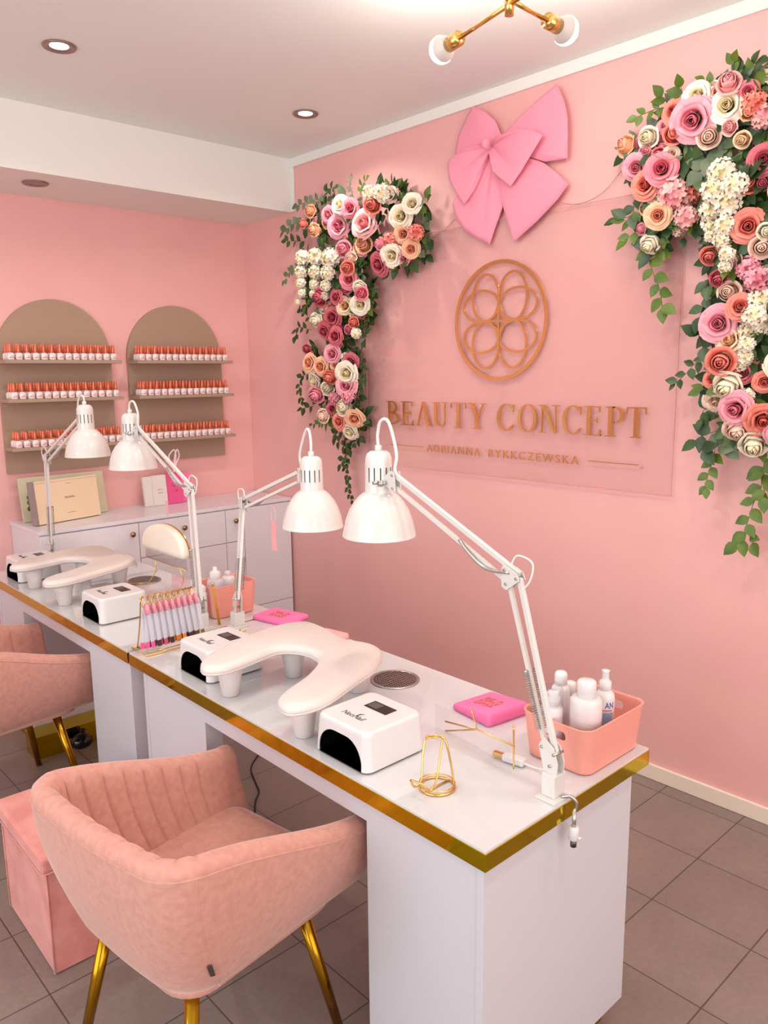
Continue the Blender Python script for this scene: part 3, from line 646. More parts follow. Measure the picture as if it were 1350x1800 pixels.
t = thing('makeup_brush', 'ochre handled brush standing beside the far lamp poles', 'brush', (1.462, 2.508, TOP))
obj('handle', rod(nb(), (0, 0, .0), (-.012, .012, .15), .005, .004), mat('ochre lacquer', (206, 146, 30), .3), t, True); obj('ferrule', rod(nb(), (-.012, .012, .15), (-.0135, .0135, .165), .0045), gold, t, True)
# small white stack and gold clip on the far desk behind the far hand rest
t = thing('folded_wipes', 'small stack of folded white wipes under the far hand rest', 'wipes', (1.33, 3.24, TOP))
for k in range(3): obj('folded_wipe', box(nb(), -.045, .045, -.06, .06, k*.011+.0005, k*.011+.0105), white_leather, t, bevel=.004)
t = thing('cream_jar', 'small white cup with gold band beneath the far hand rest', 'cup', (1.30, 3.50, TOP)); obj('cup_body', lathe(nb(), [(.018, 0), (.02, .002), (.024, .05), (.022, .05), (.018, .004)], 28), white_plastic, t, True)
obj('gold_band', lathe(nb(), [(.0228, .03), (.0236, .03), (.0240, .034), (.0232, .034)], 28, cap=False), gold, t, True)
t = thing('nail_drill_pen', 'white handpiece with gold tip lying near the joint of the desks', 'handpiece', (1.44, 2.39, TOP), math.radians(-50))
obj('handle', rod(nb(), (-.05, 0, .009), (.03, 0, .009), .008, n=16), white_plastic, t, True); obj('tip', rod(nb(), (.03, 0, .009), (.055, 0, .009), .006, .003), gold, t, True)

# ---------------------------------------------------------------- tub chairs
def tub_chair(loc, rz, label):
    t = thing('tub_chair', label, 'chair', loc, rz, 'blush velvet tub chairs at the desks')
    # plan path of the shell, from the front of one arm round the back to the other
    def path(hw, xb, xf, r, n):
        pts = []; seg = [((xf, -hw), (xb+r, -hw)), None, ((xb, -hw+r), (xb, hw-r)), None, ((xb+r, hw), (xf, hw))]
        L1 = xf-xb-r; L2 = PI/2*r; L3 = 2*(hw-r); tot = 2*L1+2*L2+L3
        for k in range(n+1):
            s = tot*k/n
            if s < L1: pts.append(((xf-s, -hw), (0, -1)))
            elif s < L1+L2: a = (s-L1)/r; pts.append(((xb+r-r*math.sin(a), -hw+r-r*math.cos(a)), (-math.sin(a), -math.cos(a))))
            elif s < L1+L2+L3: pts.append(((xb, -hw+r+(s-L1-L2)), (-1, 0)))
            elif s < L1+2*L2+L3: a = (s-L1-L2-L3)/r; pts.append(((xb+r-r*math.cos(a), hw-r+r*math.sin(a)), (-math.cos(a), math.sin(a))))
            else: pts.append(((xb+r+(s-L1-2*L2-L3), hw), (0, 1)))
        return pts, (L1+L2*.25)/tot, (L1+L2)/tot
    N = 480
    rim, sc1, _ = path(.300, -.285, .285, .090, N); bot, _, _ = path(.215, -.205, .285, .10, N)
    def prof(k):
        u = k/N; (rx, ry), (nx, ny) = rim[k]; (bx, by), _ = bot[k]
        back = max(0, min(1, (.27-rx)/.50)); back = .5*back+.5*back*back*(3-2*back)
        zt = .626+.150*back; zb = .385+.012*(1-back)
        if rx > .22: zb += .0
        bul = .022*math.cos(min(1, abs(ry)/.30)*PI/2)*(1 if rx < -.2 else 0)
        rx -= bul; bx -= bul*.6
        th = .056; out = []
        def at(v, inn):    # v: 0 bottom .. 1 rim
            e = 1-(1-v)**2.1; x = bx+(rx-bx)*e-nx*inn; y = by+(ry-by)*e-ny*inn; return x, y, zb+(zt-zb)*v
        for v in [0, .02, .06, .12, .2, .3, .4, .5, .6, .7, .78, .86, .91]: out.append((*at(v, .012*(1-min(1, v/.12))**2*1.2), v, 0))
        for a in [k2*PI/9 for k2 in range(1, 9)]:
            x, y, z = at(.91, th/2-th/2*math.cos(a)); out.append((x, y, z+.024*math.sin(a), .95, 2))
        for v in [.9, .82, .74, .64, .54, .44, .34, .28]:
            out.append((*at(v, th+.004+.018*(1-v)), v, 1))
        return out, (nx, ny), rx
    bm = nb(); G = []
    for k in range(N+1):
        pr, (nx, ny), rx = prof(k); row = []
        for (x, y, z, v, kind) in pr:
            pk = 0
            if (kind == 1 and rx < .20) or (kind == 2 and rx < -.17):
                amt = 1 if kind == 1 else .45
                s = abs(math.sin(PI*k/16.0)); pk = -.0085*amt*(1-s**.33)
                x += nx*(-pk); y += ny*(-pk)
            if kind == 2: z -= .003*(1-abs(math.sin(PI*k/16.0))**.40) if rx < -.17 else 0
            row.append(bm.verts.new((x, y, z)))
        G.append(row)
    for k in range(N):
        for j in range(len(G[0])-1): bm.faces.new((G[k][j], G[k+1][j], G[k+1][j+1], G[k][j+1]))
    # rounded arm fronts
    for e, sgn in ((0, 1), (N, -1)):
        row = G[e]; n = len(row); prev = row
        co = [v.co.copy() for v in row]; cx = sum((c for c in co), Vector())/n
        for st, (dx, sh) in enumerate(((.012, .985), (.020, .94), (.024, .80))):
            ring = [bm.verts.new((c.x+dx, cx.y+(c.y-cx.y)*sh, cx.z+(c.z-cx.z)*(1-(1-sh)*.35))) for c in co]
            for j in range(n-1): bm.faces.new((prev[j], prev[j+1], ring[j+1], ring[j]))
            bm.faces.new((prev[-1], prev[0], ring[0], ring[-1])); prev = ring
        bm.faces.new(prev)
    # close along the bottom between inside and outside
    for k in range(N): bm.faces.new((G[k][0], G[k+1][0], G[k+1][-1], G[k][-1]))
    sh = obj('shell', bm, velvet, t, True)
    # seam piping under the rim and the two corner seams
    def surf(k, v, inn=0):
        (rx, ry), (nx, ny) = rim[k]; (bx, by), _ = bot[k]; back = max(0, min(1, (.27-rx)/.50)); back = .5*back+.5*back*back*(3-2*back); zt = .626+.150*back; zb = .385+.012*(1-back)
        bul = .022*math.cos(min(1, abs(ry)/.30)*PI/2)*(1 if rx < -.2 else 0); rx -= bul; bx -= bul*.6
        e = 1-(1-v)**2.1; return (bx+(rx-bx)*e+nx*inn, by+(ry-by)*e+ny*inn, zb+(zt-zb)*v)
    obj('rim_piping', tube(nb(), [surf(k, .90, -.0005) for k in range(0, N+1, 2)], .0028, 6), velvet, sh, True)
    for kk in (int(sc1*N), N-int(sc1*N)): obj('corner_seam', tube(nb(), [surf(kk, v, -.0006) for v in [.04+.043*q for q in range(21)]], .0016, 6), velvet, sh, True)
    kk = int(sc1*N)+1; p = Vector(surf(kk, .20, .001)); q = Vector(surf(kk, .30, .001)); n = Vector((-.5, -.86, 0)).normalized()
    bm = nb(); bar(bm, p+n*.003, q+n*.003, .003, .010, up=(1, -.6, 0)); obj('fabric_tag', bm, mat('dark tag', (70, 60, 56), .6), sh)
    # seat
    so = rrect(-.20, .265, -.205, .205, .05, 6)
    obj('seat', layers(nb(), [[(a, b, .40) for a, b in offset2(so, .02)], [(a, b, .405) for a, b in so], [(a, b, .470) for a, b in offset2(so, -.012)], [(a, b, .486) for a, b in offset2(so, -.004)], [(a, b, .492) for a, b in offset2(so, .018)]]), velvet, t, True)
    ub = rrect(-.20, .25, -.20, .20, .07, 6)
    obj('seat_base', layers(nb(), [[(a, b, .37) for a, b in offset2(ub, .03)], [(a, b, .384) for a, b in offset2(ub, -.006)], [(a, b, .402) for a, b in ub]]), velvet, t, True)
    for sx in (-1, 1):
        for sy in (-1, 1):
            lg = nb(); rod(lg, (sx*.165, sy*.165, .376), (sx*.235, sy*.225, .004), .0165, .0115, 20); l = obj('leg', lg, leg_gold, t, True)
            lg = nb(); rod(lg, (sx*.235, sy*.225, 0), (sx*.235, sy*.225, .006), .012, n=16); obj('foot_cap', lg, steel_dark, l, True)
    return t
tc = tub_chair((.835, 1.565, 0), math.radians(7.6), 'blush velvet tub chair with gold legs in the foreground, at the near desk')
copy_tree(tc, (.835, 3.165, 0), math.radians(4), 'blush velvet tub chair at the far desk, cut off by the left picture edge')

# pink storage ottoman
t = thing('storage_ottoman', 'coral velvet storage box seat on the floor behind the foreground chair', 'ottoman', (.81, 2.30, 0), math.radians(-1))
obj('box', box(nb(), -.165, .165, -.20, .20, .002, .325), velvet2, t, bevel=.006)
obj('lid', box(nb(), -.180, .180, -.215, .215, .325, .374), velvet2, t, bevel=.012)
obj('lid_seam', tube(nb(), [(a, b, .3275) for a, b in rrect(-.181, .181, -.216, .216, .014, 3)], .002, 6, True), velvet2, t, True)
for sx, sy in ((-1, -1), (1, -1), (-1, 1)): obj('edge_piping', tube(nb(), [(sx*.1655, sy*.2005, .006), (sx*.1655, sy*.2005, .32)], .003, 8), velvet2, t, True)

# ---------------------------------------------------------------- cabinet on the back wall
t = thing('sideboard', 'white sideboard with brass knobs along the back pink wall', 'cabinet', (2.107, 4.2, 0))
ox, oy = 2.107, 4.2
obj('carcass', box(nb(), 1.335-ox, 2.868-ox, 4.003-oy, 4.408-oy, .05, .903), cab_lam, t); obj('top_panel', box(nb(), 1.330-ox, 2.872-ox, 3.983-oy, 4.409-oy, .905, .925), cab_lam, t, bevel=.0015)
obj('plinth', box(nb(), 1.37-ox, 2.868-ox, 4.03-oy, 4.40-oy, 0, .05), cab_lam, t)
def front(name, x0, x1, z0, z1, knob=None):
    d = obj(name, box(nb(), x0+.0018-ox, x1-.0018-ox, 3.985-oy, 4.002-oy, z0+.0018, z1-.0018), cab_lam, t, bevel=.001)
    if knob:
        bm = nb(); M = Matrix.Rotation(PI/2, 3, 'X'); lathe(bm, [(.006, 0), (.006, .010), (.014, .013), (.015, .019), (.011, .025), (.001, .027)], 24, (knob[0]-ox, 3.985-oy, knob[1]), 0, M); obj('knob', bm, brass_dark, d, True)
front('door', 1.335, 1.858, .055, .900, (1.816, .843))
front('drawer', 1.858, 2.398, .703, .900, (2.124, .837)); front('door', 1.858, 2.398, .055, .703)
front('drawer', 2.398, 2.525, .703, .900, (2.461, .831)); front('door', 2.398, 2.525, .055, .703)
front('door', 2.525, 2.868, .278, .900); front('drawer', 2.525, 2.868, .055, .278)

# things standing on the cabinet
def leaning_card(x, y, z, w_, h, th, rz, lean, m, name, label, cat, edge=None):
    t = thing(name, label, cat, (x, y, z), rz); t.rotation_euler = (lean, 0, rz)
    obj('board', box(nb(), -w_/2, w_/2, 0, th, 0, h), m, t, bevel=.001); return t
def card_print(t, s, w_, h, x, z, m, y=-.0006):
    return obj('printed_text', text_bm(s, h, w_, .0006, Matrix(((1, 0, 0, x-w_/2), (0, 0, -1, y+.0006), (0, 1, 0, z), (0, 0, 0, 1)))), m, t)
t = leaning_card(1.60, 4.300, .9275, .47, .235, .012, math.radians(3), math.radians(-10), beige_card, 'presentation_board', 'pale sage board with a green plant picture leaning on the back wall', 'board')
bm = nb()
for k in range(16):
    a = k*2.4; rr = .004+.0016*k; c = Vector((-.175+rr*math.cos(a), -.0008, .09+rr*math.sin(a)*1.8))
    layers(bm, [[c+Vector((.013*math.cos(q), dy, .013*math.sin(q))) for q in [2*PI*j/10 for j in range(10)]] for dy in (0, .0006)])
obj('plant_picture', bm, LEAF['leaf'], t)
bm = nb()
for c in ((-.176, .165), (-.168, .14), (-.182, .15)): layers(bm, [[Vector((c[0]+.014*math.cos(q), dy, c[1]+.014*math.sin(q))) for q in [2*PI*j/12 for j in range(12)]] for dy in (-.0014, -.0004)])
obj('dark_bloom_picture', bm, mat('dark bloom', (70, 62, 50), .5), t)
t = leaning_card(1.575, 4.185, .9295, .375, .225, .034, math.radians(13.5), math.radians(-6), cream_card, 'gift_box', 'cream box with small printed lettering, standing on the sideboard', 'box')
card_print(t, 'NEONAIL', .062, .011, .01, .118, brass_dark); card_print(t, 'professional', .030, .004, .01, .195, brass_dark); card_print(t, 'nail collection', .05, .004, .01, .04, brass_dark)
obj('lid_line', box(nb(), -.186, .186, -.0008, 0, .213, .2142), grey_card, t); obj('side_spine', box(nb(), -.2015, -.188, -.002, .04, 0, .226), grey_card, t)
t = leaning_card(2.085, 4.30, .9265, .055, .175, .018, math.radians(4), math.radians(-7), white_leather, 'foil_sachet', 'white sachet standing left of the other white one on the sideboard', 'sachet')
t = leaning_card(2.150, 4.285, .9265, .085, .180, .02, math.radians(-4), math.radians(-7), white_leather, 'foil_sachet', 'wide white sachet with faint print standing beside the pink one', 'sachet')
card_print(t, 'skin', .03, .010, 0, .09, print_pink); card_print(t, 'care', .03, .008, 0, .07, grey_card)
t = leaning_card(2.245, 4.285, .9265, .098, .185, .02, math.radians(-3), math.radians(-9), magenta, 'gift_bag', 'magenta bag with dark scribbled print standing on the sideboard', 'bag')
card_print(t, 'To', .022, .014, -.005, .10, print_dark); card_print(t, 'ja', .018, .014, .012, .07, print_dark)
t = leaning_card(2.325, 4.31, .9265, .10, .175, .014, math.radians(-3), math.radians(-9), hot_pink, 'gift_bag', 'second pink bag half behind the magenta one on the sideboard', 'bag')
t = thing('ribbon_bow', 'small pale ribbon loop above the magenta bag under the arched shelf', 'ribbon', (2.245, 4.29, 1.115))
bm = nb()
for q in (-1, 1): tube(bm, catmull([(0, 0, 0), (q*.014, -.006, .05), (q*.034-.0, -.01, .098), (q*.01+.012, -.01, .135), (q*-.004+.01, -.006, .09), (0, 0, 0)], 6), .0042, 6)
obj('ribbon_loop', bm, mat('pale ribbon', (244, 214, 214), .4), t, True)
for (x, y, z, l, q) in ((1.48, 2.905, 1.165, 'small pink ribbon tag hanging from the lamp over the far desk', .8), (1.545, 2.25, 1.14, 'small clear pink tag hanging from the arm of the lamp by the flowers', 1.35)):
    t = thing('hanging_tag', l, 'tag', (x, y, z))
    bm = nb(); tube(bm, [(0, .010*q*math.sin(a), .045*q+.022*q*math.cos(a)) for a in [2*PI*k/24 for k in range(24)]], .0016, 6, True); obj('loop', bm, mat('pale pink plastic', (244, 190, 190), .3), t, True)
    obj('tag_strip', box(nb(), -.001, .001, -.011*q, .011*q, -.05*q, .026*q), mat('translucent pink', (246, 176, 180), .3, alpha=.8), t)

# ---------------------------------------------------------------- arched shelf boards with nail polish
def arch_unit(x0, x1, label):
    xc, r = (x0+x1)/2, (x1-x0)/2; t = thing('arched_shelf', label, 'wall shelf', (xc, YB-.011, 1.18))
    pts = [(-r, 0), (r, 0)]+[(r*math.cos(PI*k/40), (2.093-r-1.18)+r*math.sin(PI*k/40)) for k in range(41)]
    obj('backboard', layers(nb(), [[(a, .010, b) for a, b in pts], [(a, -.009, b) for a, b in pts]]), taupe, t)
    for z in (1.772, 1.573, 1.323): obj('shelf', box(nb(), -r-.002, r+.004, -.140, -.009, z-.018-1.18, z-1.18), taupe, t, bevel=.001)
    return t
arch_unit(1.338, 1.948, 'taupe arched board with three polish shelves on the left of the back wall')
arch_unit(2.047, 2.662, 'taupe arched board with three polish shelves nearer the corner')
def polish():
    t = thing('nail_polish', 'x', 'nail polish', (0, 0, 0))
    def sqr(hw, z): return [(a, b, z) for a, b in rrect(-hw, hw, -hw*.8, hw*.8, hw*.45, 3)]
    obj('bottle', layers(nb(), [sqr(.0145, 0), sqr(.0165, .003), sqr(.0165, .027), sqr(.0125, .034), sqr(.007, .037)]), bottle_white, t, True)
    obj('cap', lathe(nb(), [(.0082, .0365), (.0092, .038), (.0056, .080), (.0042, .082)], 12), copper_cap, t, True)
    b = nb(); box(b, -.010, .013, -.0138, -.0133, .010, .0135); box(b, -.002, .012, -.0138, -.0133, .018, .0205); obj('label_print', b, print_pink, t)
    return t
pp = polish(); first = True
ORD = ('first second third fourth fifth sixth seventh eighth ninth tenth eleventh twelfth thirteenth fourteenth').split()
tints = [print_pink, print_dark, mat('print wine', (150, 60, 70), .5)]
for ui, (x0, x1, un) in enumerate(((1.338, 1.948, 'left arch board'), (2.047, 2.662, 'arch board near corner'))):
    for si, (z, sn) in enumerate(((1.772, 'top'), (1.573, 'middle'), (1.323, 'bottom'))):
        for row, rn in enumerate(('front', 'second', 'rear')):
            grp = 'nail polish in the %s row, %s shelf, %s' % (rn, sn, un)
            for k in range(14):
                x = x0+.033+.0418*k+random.uniform(-.0015, .0015); y = 4.281+.0335*row
                lab = '%s row white polish bottle, %s from left, %s shelf, %s' % (rn, ORD[k], sn, un)
                if first: o = pp; o.location = (x, y, z); o['label'] = lab; o['group'] = grp; first = False
                else: o = copy_tree(pp, (x, y, z), random.uniform(-.12, .12), lab, grp)

# ---------------------------------------------------------------- wall sign
t = thing('wall_sign', 'clear acrylic sign with gold ring emblem and gold lettering on the pink wall', 'sign', (W, 2.36, 1.75))
def sobj(name, bm, m, parent=None, **k):
    bmesh.ops.translate(bm, vec=(-W, -2.36, -1.75), verts=bm.verts); return obj(name, bm, m, parent or t, **k)
y0, y1, z0, z1 = 1.465, 3.235, 1.200, 2.345
sobj('clear_panel', box(nb(), W-.022, W-.017, y0, y1, z0, z1), acrylic)
bm = nb(); e = .0022
for a in ((y0-e, y0, z0-e, z1+e), (y1, y1+e, z0-e, z1+e), (y0, y1, z0-e, z0), (y0, y1, z1, z1+e)): box(bm, W-.022, W-.017, *a)
sobj('polished_edge', bm, acrylic_edge)
bm = nb()
for y in (1.60, 3.10):
    for z in (1.30, 2.25): rod(bm, (W-.017, y, z), (W, y, z), .006, n=14)
sobj('standoffs', bm, acrylic)
SX = W-.022
RIB = [0]
def ribbon(bm, pts, w_, closed=True, d=.004):
    RIB[0] += 1; d = d+.00025*RIB[0]     # flat band of width w_ following pts (y, z)
    o = offset2(pts, w_/2); i = offset2(pts, -w_/2); n = len(pts)
    V = [[bm.verts.new((x, a, b)) for a, b in q] for x, q in ((SX, o), (SX-d, o), (SX-d, i), (SX, i))]
    for k in range(n if closed else n-1):
        for j in range(4): bm.faces.new((V[j][k], V[j][(k+1) % n], V[(j+1) % 4][(k+1) % n], V[(j+1) % 4][k]))
cy, cz, RR = 2.325, 1.910, .258
bm = nb(); ribbon(bm, [(cy+RR*math.cos(a), cz+RR*math.sin(a)) for a in [2*PI*k/96 for k in range(96)]], .017); sobj('emblem_ring', bm, gold_sign)
for sx in (-1, 1):
    for sz in (-1, 1):
        for hx, hz in ((.30, .405), (.405, .27)):
            bm = nb(); pts = []
            for k in range(60):
                a = 2*PI*k/60; ex, ez = math.cos(a), math.sin(a)
                pts.append((cy+sx*RR*(hx+hx*ex), cz+sz*RR*(hz+hz*ez)))
            ribbon(bm, pts, .0105); sobj('emblem_petal', bm, gold_sign)
bm = nb(); box(bm, SX-.0067, SX, cy-.0055, cy+.0055, cz-RR*.42, cz+RR*.42); box(bm, SX-.0070, SX, cy-RR*.42, cy+RR*.42, cz-.005, cz+.005); sobj('emblem_cross', bm, gold_sign)

# serif capitals drawn in a unit-height box; x to the right
def glyph(bm, ch, w_):
    def pl(*p): P.append([(a, b) for a, b in p])
    def bx(x0, x1, y0, y1): pl((x0, y0), (x1, y0), (x1, y1), (x0, y1))
    def crescent(cx, cy, rx, ry, ix, iy, icx, a0, a1, n=20):
        A = [(cx+rx*math.cos(a), cy+ry*math.sin(a)) for a in [a0+(a1-a0)*k/n for k in range(n+1)]]
        B = [(icx+ix*math.cos(a), cy+iy*math.sin(a)) for a in [a0+(a1-a0)*k/n for k in range(n+1)]]
        for k in range(n): P.append([A[k], A[k+1], B[k+1], B[k]])
    P = []; T = .145; t_ = .06; s = .035; hp = PI/2
    def serif(x0, x1, y): bx(x0, x1, y, y+s)
    if ch == 'B':
        bx(.12, .12+T, 0, 1); serif(0, .36, 0); serif(0, .36, 1-s)
        crescent(.34, .745, w_*.88-.34, .255, w_*.88-.34-T*.9, .255-t_*.8, .34, -hp, hp); crescent(.34, .265, w_-.34, .265, w_-.34-T, .265-t_*.8, .34, -hp, hp); bx(.28, .36, 1-t_*.8, 1); bx(.28, .36, 0, t_*.8); bx(.28, .36, .49, .53)
    if ch == 'E':
        bx(.12, .12+T, 0, 1); serif(0, .4, 0); serif(0, .4, 1-s); bx(.28, w_-.06, 1-t_*.7, 1); bx(.28, w_, 0, t_*.7); bx(.28, w_*.78, .5, .5+t_*.7)
        pl((w_-.10, 1), (w_-.06, 1), (w_-.04, .80), (w_-.07, .80)); pl((w_-.03, .22), (w_, .22), (w_-.0, 0), (w_-.12, 0)); pl((w_*.76, .62), (w_*.80, .62), (w_*.80, .42), (w_*.76, .42))
    if ch == 'A':
        c = w_*.47; pl((.10, 0), (.15, 0), (c+.02, 1), (c-.04, 1)); pl((w_-.28, 0), (w_-.09, 0), (c+.05, 1), (c-.05, 1)); bx(.22, w_-.24, .30, .345); serif(0, .27, 0); serif(w_-.38, w_, 0)
    if ch == 'U':
        bx(.10, .10+T, .28, 1); bx(w_-.13, w_-.08, .28, 1); serif(0, .38, 1-s); serif(w_-.22, w_, 1-s)
        cx = (.10+w_-.08)/2; rx = (w_-.18)/2; A = [(cx+rx*math.cos(a), .29+.30*math.sin(a)) for a in [PI+PI*k/20 for k in range(21)]]; x0, x1 = .10+T, w_-.13; B = [((x0+x1)/2+(x1-x0)/2*math.cos(a), .29+.235*math.sin(a)) for a in [PI+PI*k/20 for k in range(21)]]
        for k in range(20): P.append([A[k], A[k+1], B[k+1], B[k]])
    if ch == 'T':
        c = w_/2; bx(c-T/2, c+T/2, 0, 1); serif(c-.18, c+.18, 0); bx(.02, w_-.02, 1-t_*.7, 1); pl((.02, 1), (.07, 1), (.03, .78), (0, .78)); pl((w_-.07, 1), (w_-.02, 1), (w_, .78), (w_-.03, .78))
    if ch == 'Y':
        c = w_/2; bx(c-T/2, c+T/2, 0, .48); serif(c-.18, c+.18, 0); pl((.08, 1), (.27, 1), (c+T/2, .46), (c-T/2, .46)); pl((w_-.13, 1), (w_-.08, 1), (c+T/2, .44), (c, .44)); serif(0, .36, 1-s); serif(w_-.24, w_, 1-s)
    if ch == 'O': crescent(w_/2, .5, w_/2, .515, w_/2-T, .515-t_*.7, w_/2, 0, 2*PI, 40)
    if ch == 'C':
        crescent(w_*.56, .5, w_*.56, .515, w_*.56-T, .515-t_*.7, w_*.56+.0, .75, 2*PI-.75, 30); pl((w_-.05, .96), (w_-.01, .98), (w_, .70), (w_-.03, .70)); pl((w_-.05, .98), (w_-.03, .9), (w_*.80, .86), (w_*.80, .92))
        pl((w_*.80, .16), (w_*.80, .10), (w_-.0, .20), (w_-.02, .24))
    if ch == 'N':
        bx(.12, .17, 0, 1); bx(w_-.17, w_-.12, 0, 1); pl((.08, 1), (.28, 1), (w_-.12, 0), (w_-.20, 0)); serif(0, .29, 0); serif(0, .20, 1-s); serif(w_-.30, w_, 1-s)
    if ch == 'P':
        bx(.12, .12+T, 0, 1); serif(0, .42, 0); serif(0, .36, 1-s); crescent(.34, .725, w_-.34, .275, w_-.34-T, .275-t_*.8, .34, -hp, hp); bx(.28, .36, 1-t_*.8, 1); bx(.28, .36, .45, .50)
    return P
LH = .121
for (ch, ya, yb) in [('B', 3.073, 2.980), ('E', 2.963, 2.874), ('A', 2.858, 2.742), ('U', 2.737, 2.642), ('T', 2.617, 2.516), ('Y', 2.503, 2.396), ('C', 2.326, 2.232), ('O', 2.208, 2.102), ('N', 2.092, 1.987), ('C', 1.969, 1.877), ('E', 1.862, 1.781), ('P', 1.761, 1.675), ('T', 1.667, 1.578)]:
    wd = (ya-yb)/LH; bm = nb()
    for j, poly in enumerate(glyph(bm, ch, wd)):
        e = .00002*(j % 7); layers(bm, [[(SX, ya-a*LH, 1.418+b*LH) for a, b in poly], [(SX-.008-e, ya-a*LH, 1.418+b*LH) for a, b in poly]])
    sobj('letter_'+ch.lower(), bm, gold_sign)
sobj('subtitle_word', text_bm('ADRIANNA', .036, .352, .004, on_wall(2.780, 1.291, .022), spacing=1.3), gold_sign)
sobj('subtitle_word', text_bm('RYKKCZEWSKA', .036, .492, .004, on_wall(2.376, 1.291, .022), spacing=1.3), gold_sign)
sobj('gold_rule', box(nb(), SX-.004, SX, 2.81, 3.052, 1.309, 1.3125), gold_sign)
sobj('gold_rule', box(nb(), SX-.004, SX, 1.606, 1.838, 1.309, 1.3125), gold_sign)
LEFT_FLOWERS = [(2.782,3.585,2.562,0.031,'peach','b'),(2.747,3.611,2.495,0.024,'coral','b'),(2.762,3.408,2.513,0.037,'pink','r'),(2.777,3.344,2.449,0.053,'pink','r'),(2.742,3.288,2.543,0.039,'cream','r'),(2.757,3.226,2.517,0.039,'rose','r'),(2.742,3.098,2.423,0.06,'pale','r'),(2.737,3.029,2.502,0.041,'coral','b'),(2.722,3.039,2.555,0.037,'cream','h'),(2.737,2.964,2.545,0.043,'cream','h'),(2.782,2.949,2.543,0.034,'blush','r'),(2.747,2.765,2.468,0.039,'cream','r'),(2.762,2.858,2.427,0.046,'cream','r'),(2.777,2.857,2.347,0.037,'peach','r'),(2.742,2.736,2.333,0.036,'coral','h'),(2.757,2.926,2.318,0.037,'coral','h'),(2.772,3.139,2.328,0.04,'peach','b'),(2.737,2.977,2.311,0.028,'pink','b'),(2.752,2.912,2.251,0.046,'cream','r'),(2.767,2.795,2.268,0.036,'peach','r'),(2.782,2.863,2.236,0.031,'pink','r'),(2.747,2.999,2.218,0.047,'deep','r'),(2.762,3.288,2.326,0.04,'pink','b'),(2.777,3.246,2.272,0.033,'blush','b'),(2.742,3.237,2.224,0.033,'coral','b'),(2.757,3.246,2.168,0.04,'rose','r'),(2.772,3.174,2.125,0.033,'cream','b'),(2.737,3.125,2.084,0.032,'rose','b'),(2.752,3.347,2.086,0.034,'deep','r'),(2.767,3.496,2.098,0.045,'deep','b'),(2.782,3.311,2.039,0.04,'peachcream','r'),(2.747,3.148,2.033,0.042,'cream','r'),(2.762,3.528,1.979,0.038,'cream','b'),(2.777,3.413,1.986,0.045,'deep','r'),(2.742,3.438,1.913,0.041,'deep','r'),(2.757,3.365,1.883,0.041,'deep','r'),(2.772,3.229,1.949,0.027,'coral','b'),(2.707,3.14,1.885,0.026,'cream','h'),(2.752,3.518,2.45,0.034,'peach','b'),(2.737,3.617,2.315,0.042,'cream','h'),(2.752,3.524,2.313,0.045,'cream','h'),(2.717,3.355,2.285,0.047,'cream','h'),(2.732,3.632,2.243,0.034,'cream','h'),(2.747,3.521,2.233,0.036,'cream','h'),(2.712,3.368,2.209,0.037,'cream','h'),(2.727,3.628,2.181,0.028,'cream','h'),(2.742,3.528,2.166,0.028,'cream','h'),(2.707,3.385,2.145,0.027,'cream','h'),(2.722,3.613,2.125,0.022,'cream','h'),(2.737,3.53,2.116,0.021,'cream','h'),(2.752,3.444,2.1,0.021,'cream','h'),(2.717,3.643,2.08,0.016,'cream','h'),(2.762,3.402,1.79,0.041,'pink','r'),(2.777,3.647,1.825,0.025,'deep','b'),(2.742,3.581,1.746,0.043,'peach','r'),(2.757,3.498,1.724,0.042,'peach','r'),(2.772,3.261,1.747,0.037,'deep','r'),(2.737,3.257,1.687,0.05,'cream','r'),(2.752,3.41,1.668,0.038,'coral','b'),(2.767,3.571,1.648,0.044,'cream','r'),(2.782,3.472,1.606,0.035,'cream','b'),(2.747,3.271,1.621,0.049,'pink','r'),(2.762,3.551,1.57,0.044,'pink','b'),(2.777,3.418,1.547,0.034,'pink','h'),(2.742,3.262,1.561,0.035,'pink','h'),(2.757,3.303,1.504,0.042,'cream','b'),(2.772,3.425,1.492,0.032,'deep','r'),(2.737,3.461,1.454,0.037,'blush','b'),(2.752,3.342,1.426,0.038,'coral','r'),(2.767,3.232,1.446,0.044,'peach','r'),(2.782,3.288,1.371,0.041,'cream','r')]
